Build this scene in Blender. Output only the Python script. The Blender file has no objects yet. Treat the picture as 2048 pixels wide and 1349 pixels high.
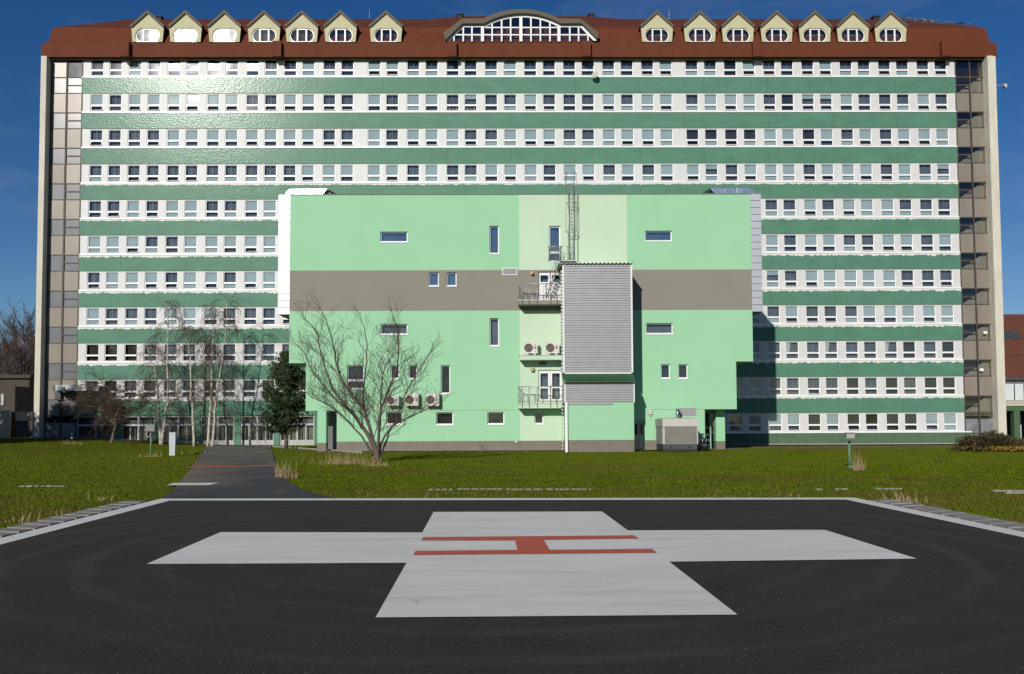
import bpy, math, random
import numpy as np
from mathutils import Vector, Matrix
R = math.radians
S = bpy.context.scene
COL = S.collection
rng = random.Random(7)

# ------------------------------------------------------------------ camera
F = 1870.0; YPP = 751.0                      # focal length and optical centre, photo pixels
EYE = Vector((0, 0, 1.64))
CM = Matrix.Rotation(math.pi/2 + R(2.82), 3, 'X') @ Matrix.Rotation(R(-0.25), 3, 'Z')
cam = bpy.data.cameras.new('camera'); camo = bpy.data.objects.new('camera', cam); COL.objects.link(camo)
camo.matrix_world = Matrix.Translation(EYE) @ CM.to_4x4()
cam.sensor_width = 36; cam.lens = 36*F/2048
cam.shift_y = (YPP - 674.5)/2048
cam.clip_start = 0.1; cam.clip_end = 20000
S.camera = camo

D = 84.4; TH = R(0.6)                        # main facade: distance and slight turn
UX = Vector((math.cos(TH), math.sin(TH), 0)); VN = Vector((math.sin(TH), -math.cos(TH), 0)); B0 = Vector((0, D, 0))
VA = 18.4                                    # annex front, metres in front of the facade
def ray(px, py): return CM @ Vector(((px-1024)/F, (YPP-py)/F, -1))
def L(px, py, v=0.0):                        # facade coordinates (u, z) of a photo point on a plane v metres out
    d = ray(px, py); t = (v - (EYE-B0).dot(VN))/d.dot(VN); p = EYE + d*t - B0
    return p.dot(UX), p.z
def U(px, py=700, v=0.0): return L(px, py, v)[0]
def Z(py, px=1024, v=0.0): return L(px, py, v)[1]
def at(px, py, Y):
    d = ray(px, py); return EYE + d*((Y-EYE.y)/d.y)
def sm(t): t = min(1, max(0, t)); return t*t*(3-2*t)
def g(x, y):                                 # ground height
    return -0.40*sm((y-21)/41) + 0.75*sm((-x-24)/16)*sm((y-45)/36) - 0.2*sm((y-67)/12)*sm((x-13)/6)
def gp(px, py):
    d = ray(px, py); d = d/d.y; y = 4.0
    while y < 140:                           # first place where the ray meets the ground
        p = EYE + d*y
        if p.z <= g(p.x, p.y): break
        y += .05
    p.z = g(p.x, p.y); return p
# ------------------------------------------------------------------ light
dv = ray(372, 68).normalized(); SUN = (dv - 2*dv.dot(VN)*VN).normalized()   # where the glint in the attic window comes from
EL = math.asin(SUN.z); AZ = math.atan2(SUN.x, SUN.y)
W = bpy.data.worlds.new('World'); S.world = W; W.use_nodes = True
nt = W.node_tree; bg = nt.nodes['Background']; sky = nt.nodes.new('ShaderNodeTexSky')
sky.sky_type = 'NISHITA'; sky.sun_disc = False; sky.sun_elevation = EL; sky.sun_rotation = AZ
sky.altitude = 1500; sky.air_density = 1.0; sky.dust_density = 0.1; sky.ozone_density = 3.0
hs = nt.nodes.new('ShaderNodeHueSaturation'); hs.inputs['Saturation'].default_value = 1.29; hs.inputs['Hue'].default_value = .509
nt.links.new(sky.outputs[0], hs.inputs['Color']); bg.inputs[1].default_value = 0.062
tc = nt.nodes.new('ShaderNodeTexCoord'); wm = nt.nodes.new('ShaderNodeMapping'); wm.inputs['Scale'].default_value = (2.2, 2.2, 9); wm.inputs['Rotation'].default_value = (0, R(12), 0)
wn = nt.nodes.new('ShaderNodeTexNoise'); wn.inputs['Scale'].default_value = 2.4; wn.inputs['Detail'].default_value = 7; wn.inputs['Roughness'].default_value = .6; wn.inputs['Distortion'].default_value = .6
wr = nt.nodes.new('ShaderNodeMapRange'); wr.inputs[1].default_value = .48; wr.inputs[2].default_value = .85; wr.inputs[4].default_value = .16     # thin cirrus
wx = nt.nodes.new('ShaderNodeMix'); wx.data_type = 'RGBA'; wx.inputs[7].default_value = (6.5, 7.2, 8.2, 1)
nt.links.new(tc.outputs['Generated'], wm.inputs[0]); nt.links.new(wm.outputs[0], wn.inputs[0]); nt.links.new(wn.outputs[0], wr.inputs[0]); nt.links.new(wr.outputs[0], wx.inputs[0]); nt.links.new(hs.outputs[0], wx.inputs[6]); nt.links.new(wx.outputs[2], bg.inputs[0])
sun = bpy.data.lights.new('sun', 'SUN'); suno = bpy.data.objects.new('sun', sun); COL.objects.link(suno)
sun.energy = 3.9; sun.angle = R(0.5); sun.color = (1, 0.95, 0.87)
suno.rotation_euler = (-SUN).to_track_quat('-Z', 'Y').to_euler()
S.view_settings.view_transform = 'Standard'; S.view_settings.look = 'None'
S.view_settings.exposure = 0; S.view_settings.gamma = 1; S.view_settings.use_curve_mapping = False
S.cycles.max_bounces = 6; S.cycles.transparent_max_bounces = 12; S.cycles.sample_clamp_indirect = 4

# ------------------------------------------------------------------ materials
M = {}
def mat(name, col, rough=0.7, metal=0.0, var=0.0, vs=2.0, bump=0.0, bs=30.0, coat=0.0, cr=0.1, stretch=(1,1,1), spec=0.5, col2=None, thr=None, bd=0.02):
    m = bpy.data.materials.new(name); m.use_nodes = True; n = m.node_tree.nodes; l = m.node_tree.links
    b = n['Principled BSDF']; b.inputs['Base Color'].default_value = (*col, 1); b.inputs['Roughness'].default_value = rough
    b.inputs['Metallic'].default_value = metal; b.inputs['Specular IOR Level'].default_value = spec
    b.inputs['Coat Weight'].default_value = coat; b.inputs['Coat Roughness'].default_value = cr
    if var or bump or col2:
        geo = n.new('ShaderNodeNewGeometry'); mp = n.new('ShaderNodeMapping'); mp.inputs['Scale'].default_value = stretch
        l.new(geo.outputs['Position'], mp.inputs[0])
    if var or col2:
        t = n.new('ShaderNodeTexNoise'); t.inputs['Scale'].default_value = vs; t.inputs['Detail'].default_value = 6; t.inputs['Roughness'].default_value = 0.65
        l.new(mp.outputs[0], t.inputs[0])
        rp = n.new('ShaderNodeValToRGB'); e = rp.color_ramp.elements
        if col2:
            e[0].color = (*col, 1); e[1].color = (*col2, 1)
            e[0].position, e[1].position = thr or (0.35, 0.65)
        else:
            e[0].color = (*[c*(1-var) for c in col], 1); e[1].color = (*[min(1, c*(1+var)) for c in col], 1)
            e[0].position, e[1].position = 0.3, 0.7
        l.new(t.outputs[0], rp.inputs[0]); l.new(rp.outputs[0], b.inputs['Base Color'])
    if bump:
        t2 = n.new('ShaderNodeTexNoise'); t2.inputs['Scale'].default_value = bs; t2.inputs['Detail'].default_value = 3
        l.new(mp.outputs[0], t2.inputs[0])
        bp = n.new('ShaderNodeBump'); bp.inputs['Strength'].default_value = bump; bp.inputs['Distance'].default_value = bd
        l.new(t2.outputs[0], bp.inputs['Height']); l.new(bp.outputs[0], b.inputs['Normal']); l.new(bp.outputs[0], b.inputs['Coat Normal'])
    M[name] = m; return m
def nd(m, t, **kw):
    x = m.node_tree.nodes.new(t)
    for k, v in kw.items(): setattr(x, k, v)
    return x
def lk(m, a, b): m.node_tree.links.new(a, b)
def mix_in(m, fac_socket, col):              # lays another colour over a material's base colour where fac is 1
    b = m.node_tree.nodes['Principled BSDF']; mx = nd(m, 'ShaderNodeMix', data_type='RGBA')
    cur = b.inputs['Base Color']
    if cur.is_linked: lk(m, cur.links[0].from_socket, mx.inputs[6])
    else: mx.inputs[6].default_value = cur.default_value
    mx.inputs[7].default_value = (*col, 1); lk(m, fac_socket, mx.inputs[0]); lk(m, mx.outputs[2], cur)
def mth(m, op, a, b=None, c=None):
    x = nd(m, 'ShaderNodeMath', operation=op)
    for i, s in enumerate((a, b, c)):
        if s is None: continue
        if isinstance(s, (int, float)): x.inputs[i].default_value = s
        else: lk(m, s, x.inputs[i])
    return x.outputs[0]
def noise(m, scale, stretch=(1,1,1), detail=4, rough=0.6, coord='Position'):
    if coord == 'Position': c = nd(m, 'ShaderNodeNewGeometry').outputs['Position']
    else: c = nd(m, 'ShaderNodeTexCoord').outputs['Object']
    mp = nd(m, 'ShaderNodeMapping'); mp.inputs['Scale'].default_value = stretch; lk(m, c, mp.inputs[0])
    t = nd(m, 'ShaderNodeTexNoise'); t.inputs['Scale'].default_value = scale; t.inputs['Detail'].default_value = detail; t.inputs['Roughness'].default_value = rough
    lk(m, mp.outputs[0], t.inputs[0]); return t.outputs[0]
def ramp01(m, s, a, b):
    x = nd(m, 'ShaderNodeMapRange'); x.inputs[1].default_value = a; x.inputs[2].default_value = b; lk(m, s, x.inputs[0]); return x.outputs[0]
def xyz(m, coord='Position'):
    s = nd(m, 'ShaderNodeSeparateXYZ')
    lk(m, nd(m, 'ShaderNodeNewGeometry').outputs['Position'] if coord == 'Position' else nd(m, 'ShaderNodeTexCoord').outputs['Object'], s.inputs[0])
    return s.outputs

mat('white_panel', (.62, .615, .605), .45, spec=.3, var=.04, vs=1.2, bump=.05, bs=6)
m = M['white_panel']; x = xyz(m)   # thin sheet joints
mix_in(m, mth(m, 'LESS_THAN', mth(m, 'FRACT', mth(m, 'MULTIPLY', x[0], 1.75)), .03), (.52, .52, .52))
mat('white_frame', (.80, .80, .80), .35)
mat('sill', (.82, .82, .82), .3)
def green(name, ragged, dirt):
    m = mat(name, (.082, .205, .138), .55, var=.14, vs=.9, bump=.30, bs=8.5, coat=.145, cr=.17, stretch=(.6, 1, 1.25), bd=.026, spec=.2)
    fine = ramp01(m, noise(m, 9, (1, 1, 1), 3), .35, .75); mix_in(m, mth(m, 'MULTIPLY', fine, .35), (.108, .25, .17))
    o = xyz(m, 'Object')
    px_ = xyz(m)
    j = mth(m, 'LESS_THAN', mth(m, 'FRACT', mth(m, 'MULTIPLY', px_[0], 1/5.9)), .006)
    mix_in(m, mth(m, 'MULTIPLY', j, .6), (.03, .08, .05))
    streak = ramp01(m, noise(m, 3.0, (1, 1, .06), 3), .56, .75)
    mix_in(m, mth(m, 'MULTIPLY', streak, dirt), (.10, .15, .09))
    if ragged:
        edge = mth(m, 'ADD', o[2], mth(m, 'MULTIPLY', ramp01(m, noise(m, 2.4, (1, 1, .3), 6, .75), .30, .80), ragged))
        mix_in(m, mth(m, 'GREATER_THAN', edge, .70 - .02), (.72, .70, .66))
green('green_band', 0, .5); green('green_chipped', .24, .25); green('green_chipped_more', .36, .15)
mat('green_plinth', (.075, .13, .075), .8, var=.15, vs=1.5)
mat('beige_panel', (.245, .213, .175), .30, metal=.03, spec=.35, var=.10, vs=1.3, stretch=(1, 1, .35))
mat('grey_glass_panel', (.16, .165, .17), .2, var=.1, vs=.8, spec=.7)
mat('rust_metal', (.075, .055, .042), .6, var=.3, vs=6)
mat('grey_sheet', (.22, .23, .24), .5, metal=.3, var=.2, vs=2)
mat('concrete', (.58, .55, .46), .85, var=.12, vs=1.4, bump=.15, bs=20, stretch=(1, 1, .3))
mat('roof_brown', (.128, .034, .014), .75, spec=.2, var=.12, vs=1.0, bump=.3, bs=14)
m = M['roof_brown']; x = xyz(m); mix_in(m, mth(m, 'MULTIPLY', mth(m, 'LESS_THAN', mth(m, 'FRACT', mth(m, 'MULTIPLY', x[2], 3.1)), .12), .35), (.07, .025, .015))
mat('roof_dark', (.110, .032, .016), .8, spec=.2, var=.15, vs=1.5, bump=.3, bs=10)
mat('soffit', (.06, .05, .042), .8, var=.2, vs=4)
mat('verge_wood', (.105, .085, .062), .75, var=.3, vs=9, stretch=(3, 1, 1))
mat('dormer_cream', (.50, .475, .30), .8, var=.05, vs=2)
mat('annex_green', (.305, .575, .355), .85, var=.025, vs=.35, bump=.06, bs=40)
mat('annex_pale', (.50, .64, .47), .85, var=.025, vs=.35, bump=.06, bs=40)
mat('annex_taupe', (.240, .222, .187), .85, var=.04, vs=.5, bump=.06, bs=40)
mat('annex_plinth', (.19, .165, .135), .9, var=.12, vs=1.3)
for k in ('annex_green', 'annex_pale'):
    m = M[k]; s_ = ramp01(m, noise(m, 1.6, (1, 1, .05), 3), .60, .85); mix_in(m, mth(m, 'MULTIPLY', s_, .13), (.22, .34, .22))
mat('clad_metal', (.50, .51, .54), .46, metal=.6, var=.03, vs=1)
mat('duct_metal', (.62, .64, .66), .28, metal=1.0, var=.05, vs=2, bump=.5, bs=1.6, bd=.06)
mat('corrugated', (.36, .36, .37), .45, metal=.3, var=.05, vs=1.5)
mat('galvanised', (.42, .43, .41), .45, metal=.6, var=.15, vs=8)
mat('green_sheet', (.035, .11, .045), .5, var=.12, vs=2)
mat('louvre', (.38, .38, .38), .6, metal=.3)
mat('ac_white', (.62, .59, .55), .5, var=.05, vs=4)
mat('fan_grille', (.20, .175, .15), .6)
mat('entrance_frame', (.40, .41, .41), .5, var=.1, vs=3)
mat('lamp_orange', (.55, .20, .06), .6)
mat('dark', (.015, .015, .016), .7)
mat('steel', (.55, .56, .57), .2, metal=1.0)
mat('gen_light', (.50, .48, .44), .6, var=.05, vs=2)
mat('gen_grey', (.20, .19, .165), .8, var=.15, vs=2.5)
mat('gen_base', (.05, .055, .065), .6, var=.2, vs=3)
mat('lamp_tan', (.52, .38, .24), .6)
mat('post_green', (.10, .22, .11), .55, var=.15, vs=9)
mat('lamp_grey', (.16, .17, .16), .5)
mat('glass_lamp', (.45, .45, .43), .15)
mat('cabinet_white', (.44, .46, .50), .6, var=.12, vs=5)
mat('bird_grey', (.085, .09, .10), .7, var=.3, vs=40)
mat('room', (.125, .128, .135), .9, var=.35, vs=.9)
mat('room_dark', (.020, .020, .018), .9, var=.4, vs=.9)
mat('room_brown', (.044, .034, .021), .9, var=.5, vs=.9)
mat('blind', (.40, .455, .435), .8, var=.05, vs=.3)
mat('curtain', (.50, .50, .47), .9, var=.12, vs=4, stretch=(5, 1, .4))
mat('bark_grey', (.105, .085, .065), .9, var=.35, vs=9, bump=.4, bs=30)
mat('twig', (.085, .055, .040), .9)
mat('twig_grey', (.105, .080, .055), .9)
mat('birch_bark', (.52, .48, .42), .8, var=.1, vs=5, bump=.2, bs=20)
m = M['birch_bark']; mix_in(m, ramp01(m, noise(m, 5, (1, 1, 3.5), 4, .7), .54, .62), (.07, .05, .04))
mat('needles', (.022, .042, .016), .7, col2=(.045, .07, .022), vs=1.4)
mat('far_needles', (.02, .035, .016), .7)
mat('juniper', (.045, .055, .018), .8, col2=(.10, .055, .022), vs=.9, thr=(.42, .62))
mat('yellow_leaf', (.30, .19, .02), .8)
mat('roof_red', (.125, .040, .022), .8, var=.15, vs=2)
mat('house_dark', (.06, .05, .038), .9, var=.2, vs=1)
mat('house_wall', (.42, .37, .29), .9, var=.1, vs=1.5)
mat('house_pale', (.55, .60, .60), .6, var=.05, vs=1)
mat('portico_green', (.055, .115, .055), .7, var=.12, vs=2)
mat('red_paint', (.58, .105, .050), .75, var=.10, vs=3, bump=.1, bs=60)
mat('line_white', (.80, .78, .71), .7, var=.08, vs=3)
mat('slab', (.26, .245, .215), .9, var=.25, vs=5, bump=.2, bs=30)
mat('pavement', (.33, .31, .27), .9, var=.18, vs=2.5, bump=.2, bs=20)
mat('dry_grass', (.33, .25, .14), .9, col2=(.20, .135, .06), vs=3)
mat('blade', (.076, .116, .003), .8, spec=.05, col2=(.130, .165, .006), vs=.55, thr=(.35, .68))
M['blade'].node_tree.nodes['Principled BSDF'].inputs['Subsurface Weight'].default_value = 0
m = M['blade']; mix_in(m, mth(m, 'MULTIPLY', ramp01(m, noise(m, .16, (.6, 1.3, 1), 5), .50, .70), .75), (.125, .098, .022))
x = xyz(m); mix_in(m, mth(m, 'MULTIPLY', mth(m, 'MULTIPLY', ramp01(m, x[1], 24.5, 19.5), ramp01(m, noise(m, .5, (1, 1, 1), 4), .38, .6)), .75), (.14, .105, .03))
mat('lawn', (.070, .092, .004), .95, spec=.05, col2=(.125, .125, .012), vs=.5, thr=(.3, .7), bump=.7, bs=9, bd=.05)
m = M['lawn']; mix_in(m, mth(m, 'MULTIPLY', ramp01(m, noise(m, .16, (.6, 1.3, 1), 5), .47, .66), .85), (.10, .072, .022))
x = xyz(m); dirt = mth(m, 'MULTIPLY', ramp01(m, mth(m, 'ADD', x[1], mth(m, 'MULTIPLY', noise(m, .22, (.45, 1, 1), 4), 16)), 74, 77), mth(m, 'GREATER_THAN', x[0], 14.5))
mix_in(m, mth(m, 'MULTIPLY', dirt, .75), (.20, .15, .095))
mat('asphalt', (.035, .030, .0215), .95, var=.25, vs=.8, bump=.6, bs=60, bd=.015, spec=.25)
m = M['asphalt']
fine = noise(m, 45, (1, 1, 1), 4, .8); mix_in(m, mth(m, 'MULTIPLY', ramp01(m, fine, .50, .72), .75), (.095, .084, .066))
v = nd(m, 'ShaderNodeTexVoronoi'); v.inputs['Scale'].default_value = 12; v.inputs['Randomness'].default_value = 1
lk(m, nd(m, 'ShaderNodeNewGeometry').outputs['Position'], v.inputs[0])
mix_in(m, mth(m, 'MULTIPLY', mth(m, 'LESS_THAN', v.outputs['Distance'], .065), mth(m, 'GREATER_THAN', noise(m, 3.1), .46)), (.46, .44, .39))
x = xyz(m)      # dusty tyre arcs round the pad's middle
rr = mth(m, 'SQRT', mth(m, 'ADD', mth(m, 'POWER', mth(m, 'ADD', x[0], .3), 2), mth(m, 'POWER', mth(m, 'SUBTRACT', x[1], 12.2), 2)))
arc = mth(m, 'MULTIPLY', ramp01(m, mth(m, 'SINE', mth(m, 'MULTIPLY', mth(m, 'ADD', rr, mth(m, 'MULTIPLY', noise(m, .35), .7)), 7.5)), .45, 1.0), ramp01(m, noise(m, .22, (1, 1, 1), 4), .38, .58))
mix_in(m, mth(m, 'MULTIPLY', arc, .24), (.115, .10, .078))
mix_in(m, mth(m, 'MULTIPLY', ramp01(m, noise(m, 1.1, (.5, 1.6, 1), 3), .68, .72), .6), (.018, .018, .018))
mat('path_asphalt', (.040, .041, .042), .9, var=.18, vs=.7, bump=.5, bs=90, bd=.01)
m = M['path_asphalt']; x = xyz(m)
wob = mth(m, 'ADD', x[0], mth(m, 'MULTIPLY', noise(m, .25), 2.2))
trk = mth(m, 'MULTIPLY', ramp01(m, mth(m, 'SINE', mth(m, 'MULTIPLY', wob, 2.6)), .7, 1), ramp01(m, noise(m, .4), .4, .65)); mix_in(m, mth(m, 'MULTIPLY', trk, .5), (.15, .13, .10))
dst = mth(m, 'MULTIPLY', ramp01(m, noise(m, .5, (1, .5, 1), 5), .28, .58), ramp01(m, x[1], 22, 62)); mix_in(m, mth(m, 'MULTIPLY', dst, .6), (.20, .17, .13))
mat('pad_white', (.80, .775, .70), .75, var=.07, vs=.9, bump=.2, bs=70, bd=.006, stretch=(.6, 1.4, 1))
m = M['pad_white']
mix_in(m, mth(m, 'MULTIPLY', ramp01(m, noise(m, 1.1, (.35, 2.2, 1), 5), .50, .75), .7), (.60, .56, .47))
v = nd(m, 'ShaderNodeTexVoronoi'); v.feature = 'DISTANCE_TO_EDGE'; v.inputs['Scale'].default_value = 1.5
mp = nd(m, 'ShaderNodeVectorMath', operation='ADD'); ns = nd(m, 'ShaderNodeTexNoise'); ns.inputs['Scale'].default_value = 2.5; ns.inputs['Detail'].default_value = 6
lk(m, nd(m, 'ShaderNodeNewGeometry').outputs['Position'], mp.inputs[0]); lk(m, ns.outputs['Color'], mp.inputs[1]); lk(m, mp.outputs[0], v.inputs[0])
mix_in(m, mth(m, 'MULTIPLY', mth(m, 'LESS_THAN', v.outputs['Distance'], .005), mth(m, 'GREATER_THAN', noise(m, .8), .62)), (.45, .44, .41))
mix_in(m, mth(m, 'MULTIPLY', mth(m, 'GREATER_THAN', noise(m, 22, (1, 1, 1), 2), .76), .7), (.2, .19, .18))
mat('hazy_rock', (.11, .16, .26), .95, var=.2, vs=.004)  # mountain rock, distance haze put into its base colour as blue
m = M['hazy_rock']; x = xyz(m)
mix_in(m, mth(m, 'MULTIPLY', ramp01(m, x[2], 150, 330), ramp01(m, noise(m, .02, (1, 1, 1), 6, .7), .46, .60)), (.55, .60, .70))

def glassmat(name, boost, rough, tint=(.80, .86, .90)):
    m = bpy.data.materials.new(name); m.use_nodes = True; n = m.node_tree.nodes; n.clear()
    out = n.new('ShaderNodeOutputMaterial'); tr = n.new('ShaderNodeBsdfTransparent'); tr.inputs[0].default_value = (*tint, 1)
    gl = n.new('ShaderNodeBsdfGlossy'); gl.inputs['Roughness'].default_value = rough; gl.inputs[0].default_value = (.95, .97, 1, 1)
    fr = n.new('ShaderNodeFresnel'); fr.inputs[0].default_value = 1.5
    mx = n.new('ShaderNodeMixShader'); l = m.node_tree.links
    ml = n.new('ShaderNodeMath'); ml.operation = 'MULTIPLY'; ml.inputs[1].default_value = boost; ml.use_clamp = True
    geo = n.new('ShaderNodeNewGeometry'); t = n.new('ShaderNodeTexNoise'); t.inputs['Scale'].default_value = .55; t.inputs['Detail'].default_value = 1
    bp = n.new('ShaderNodeBump'); bp.inputs['Strength'].default_value = .5; bp.inputs['Distance'].default_value = .03
    l.new(geo.outputs['Position'], t.inputs[0]); l.new(t.outputs[0], bp.inputs['Height']); l.new(bp.outputs[0], gl.inputs['Normal'])
    l.new(fr.outputs[0], ml.inputs[0]); l.new(ml.outputs[0], mx.inputs[0]); l.new(tr.outputs[0], mx.inputs[1]); l.new(gl.outputs[0], mx.inputs[2]); l.new(mx.outputs[0], out.inputs[0])
    M[name] = m
glassmat('glass', 2.4, .052)
glassmat('glass_dark', 2.2, .10, (.55, .55, .52))
glassmat('coated_glass', 8.0, .05)

# ------------------------------------------------------------------ mesh tools
class MB:
    def __init__(s): s.v = []; s.f = []; s.m = []; s.ms = []; s.sm = []
    def mi(s, m):
        if m not in s.ms: s.ms.append(m)
        return s.ms.index(m)
    def poly(s, pts, m, smooth=False):
        b = len(s.v); s.v += [tuple(p) for p in pts]; s.f.append(tuple(range(b, b+len(pts)))); s.m.append(s.mi(m)); s.sm.append(smooth)
    def box(s, x0, x1, y0, y1, z0, z1, m):
        if x0 > x1: x0, x1 = x1, x0
        if y0 > y1: y0, y1 = y1, y0
        if z0 > z1: z0, z1 = z1, z0
        b = len(s.v); s.v += [(x0,y0,z0),(x1,y0,z0),(x1,y1,z0),(x0,y1,z0),(x0,y0,z1),(x1,y0,z1),(x1,y1,z1),(x0,y1,z1)]
        for f in ((0,3,2,1),(4,5,6,7),(0,1,5,4),(1,2,6,5),(2,3,7,6),(3,0,4,7)): s.f.append(tuple(b+i for i in f)); s.m.append(s.mi(m)); s.sm.append(False)
    def prism(s, pts, d, m):                 # polygon pts pushed along vector d
        k = len(pts); q = [tuple(a+b for a, b in zip(p, d)) for p in pts]
        s.poly(pts, m); s.poly(q[::-1], m)
        for i in range(k): s.poly([pts[i], q[i], q[(i+1) % k], pts[(i+1) % k]], m)
    def tube(s, path, rad, m, n=6, cap=True, smooth=True):
        path = [Vector(p) for p in path]; k = len(path); b = len(s.v); rr = rad if isinstance(rad, (list, tuple)) else [rad]*k
        ref = None
        for i, p in enumerate(path):
            t = (path[min(i+1, k-1)] - path[max(i-1, 0)])
            if t.length < 1e-9: t = Vector((0, 0, 1))
            t.normalize()
            if ref is None: ref = Vector((1, 0, 0)) if abs(t.x) < .9 else Vector((0, 1, 0))
            a = t.cross(ref).normalized(); c = a.cross(t).normalized(); ref = c
            for j in range(n):
                w = 2*math.pi*j/n; s.v.append(tuple(p + (c*math.cos(w) + a*math.sin(w))*rr[i]))
        mi = s.mi(m)
        for i in range(k-1):
            for j in range(n):
                s.f.append((b+i*n+j, b+i*n+(j+1) % n, b+(i+1)*n+(j+1) % n, b+(i+1)*n+j)); s.m.append(mi); s.sm.append(smooth)
        if cap and n > 2:
            s.f.append(tuple(b+j for j in range(n))[::-1]); s.m.append(mi); s.sm.append(False)
            s.f.append(tuple(b+(k-1)*n+j for j in range(n))); s.m.append(mi); s.sm.append(False)
    def ball(s, c, r, m, nu=10, nv=6):
        rx, ry, rz = r if isinstance(r, (tuple, list)) else (r, r, r); b = len(s.v); mi = s.mi(m)
        for i in range(nv+1):
            a = math.pi*i/nv
            for j in range(nu):
                w = 2*math.pi*j/nu; s.v.append((c[0]+rx*math.sin(a)*math.cos(w), c[1]+ry*math.sin(a)*math.sin(w), c[2]+rz*math.cos(a)))
        for i in range(nv):
            for j in range(nu):
                s.f.append((b+i*nu+j, b+(i+1)*nu+j, b+(i+1)*nu+(j+1) % nu, b+i*nu+(j+1) % nu)); s.m.append(mi); s.sm.append(True)
    def mesh(s, name, off):
        me = bpy.data.meshes.new(name)
        me.from_pydata([(p[0]-off[0], p[1]-off[1], p[2]-off[2]) for p in s.v], [], s.f)
        for m in s.ms: me.materials.append(M[m])
        me.polygons.foreach_set('material_index', s.m); me.polygons.foreach_set('use_smooth', s.sm); me.update()
        return me
    def centre(s):
        a = np.array(s.v); return (a.min(0)+a.max(0))/2
def tag(o, label, cat, group=None, kind=None):
    if label: o['label'] = label
    if cat: o['category'] = cat
    if group: o['group'] = group
    if kind: o['kind'] = kind
    return o
ORG = {}                                     # where each object's origin lies in its thing's own coordinates
def thing(name, label, cat, org, group=None, frame=False):
    o = bpy.data.objects.new(name, None); COL.objects.link(o); o.empty_display_size = .3
    org = tuple(org)
    if frame:
        o.location = B0 + UX*org[0] - VN*org[1] + Vector((0, 0, org[2])); o.rotation_euler = (0, 0, TH)
    else: o.location = org
    ORG[o.name] = np.array(org); return tag(o, label, cat, group)
def part(mb, name, parent, label=None, kind=None, origin=None):
    if not mb.v: return None
    c = np.array(origin) if origin is not None else mb.centre()
    o = bpy.data.objects.new(name, mb.mesh(name, c)); COL.objects.link(o); o.parent = parent
    o.location = c - ORG[parent.name]; ORG[o.name] = c
    if label: o['label'] = label
    if kind: o['kind'] = kind
    return o
def solo(mb, name, label, cat, group=None, frame=False, kind=None, base=True):
    c = mb.centre()
    if base: c[2] = min(p[2] for p in mb.v)
    o = bpy.data.objects.new(name, mb.mesh(name, c)); COL.objects.link(o)
    if frame:
        o.location = B0 + UX*c[0] - VN*c[1] + Vector((0, 0, c[2])); o.rotation_euler = (0, 0, TH)
    else: o.location = c
    ORG[o.name] = c; return tag(o, label, cat, group, kind)
def struct(mb, name): return solo(mb, name, None, None, kind='structure', base=False)

# ------------------------------------------------------------------ ground, helipad, paths
def grid(name, xs, ys, mname, dz=0, fn=g):
    mb = MB(); nx = len(xs)
    mb.v = [(x, y, fn(x, y)+dz) for y in ys for x in xs]; mi = mb.mi(mname)
    for j in range(len(ys)-1):
        for i in range(nx-1):
            a = j*nx+i; mb.f.append((a, a+1, a+nx+1, a+nx)); mb.m.append(mi); mb.sm.append(True)
    return mb
xs = [-9000, -3000, -1000, -400, -150] + list(range(-80, 81, 2)) + [150, 400, 1000, 3000, 9000]
ys = [-3000, -500, -100, -30, 0, 10] + list(range(18, 112, 2)) + [150, 300, 800, 2500, 9000]
struct(grid('lawn', xs, ys, 'lawn', -.03), 'ground')

def G(px, py, dz): p = gp(px, py); return (p.x, p.y, p.z+dz)
cl, cr_ = gp(322, 999.5), gp(1708, 997.5)
ll, rl_ = gp(0, 1079.5), gp(2048, 1067)
def ext(a, b, Y): t = (Y-a.y)/(b.y-a.y); return a + (b-a)*t
padp = [cl, cr_, ext(cr_, rl_, -14), ext(cl, ll, -14)]
mb = MB(); mb.poly([(p.x, p.y, .012) for p in padp[::-1]], 'asphalt'); struct(mb, 'helipad')
# white edge line: a band inside the pad's edge
mb = MB(); w = .42
cx = sum(p.x for p in padp)/4
def band(a, b, wd):
    n = Vector((-(b-a).y, (b-a).x, 0)).normalized()
    if n.dot(Vector((cx, 8, 0))-a) < 0: n = -n
    return n*wd
n1, n2, n3 = band(cl, cr_, .50), band(cl, padp[3], .36), band(cr_, padp[2], .36)
def isect(p, d, q, e):
    t = ((q-p).x*e.y - (q-p).y*e.x)/(d.x*e.y - d.y*e.x); return p+d*t
il = isect(cl+n1, cr_-cl, cl+n2, padp[3]-cl); ir = isect(cl+n1, cr_-cl, cr_+n3, padp[2]-cr_)
P2 = lambda p: (p.x, p.y, .018)
mb.poly([P2(cl), P2(cr_), P2(ir), P2(il)], 'line_white'); mb.poly([P2(cl), P2(il), P2(padp[3]+n2), P2(padp[3])], 'line_white'); mb.poly([P2(cr_), P2(padp[2]), P2(padp[2]+n3), P2(ir)], 'line_white')
struct(mb, 'edge_line')
# cross
cross = [(867,1027),(1204,1026),(1255.5,1064.5),(1650,1063),(1834,1122),(1338.5,1127.5),(1475,1235.5),(751,1241.5),(813,1130),(293,1132),(441,1068),(844.5,1068)]
mb = MB(); mb.poly([G(a, b, .020) for a, b in cross][::-1], 'pad_white'); struct(mb, 'helipad_cross_marking')
h = [(847,1078.5),(1268,1075),(1278,1081.5),(1087,1084),(1099,1104.5),(1304,1103),(1314,1111),(826,1115),(831.5,1106.5),(1035,1105),(1030,1085),(842,1085.5)]
mb = MB(); mb.poly([G(a, b, .026) for a, b in h][::-1], 'red_paint'); struct(mb, 'helipad_letter_marking')
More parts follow.
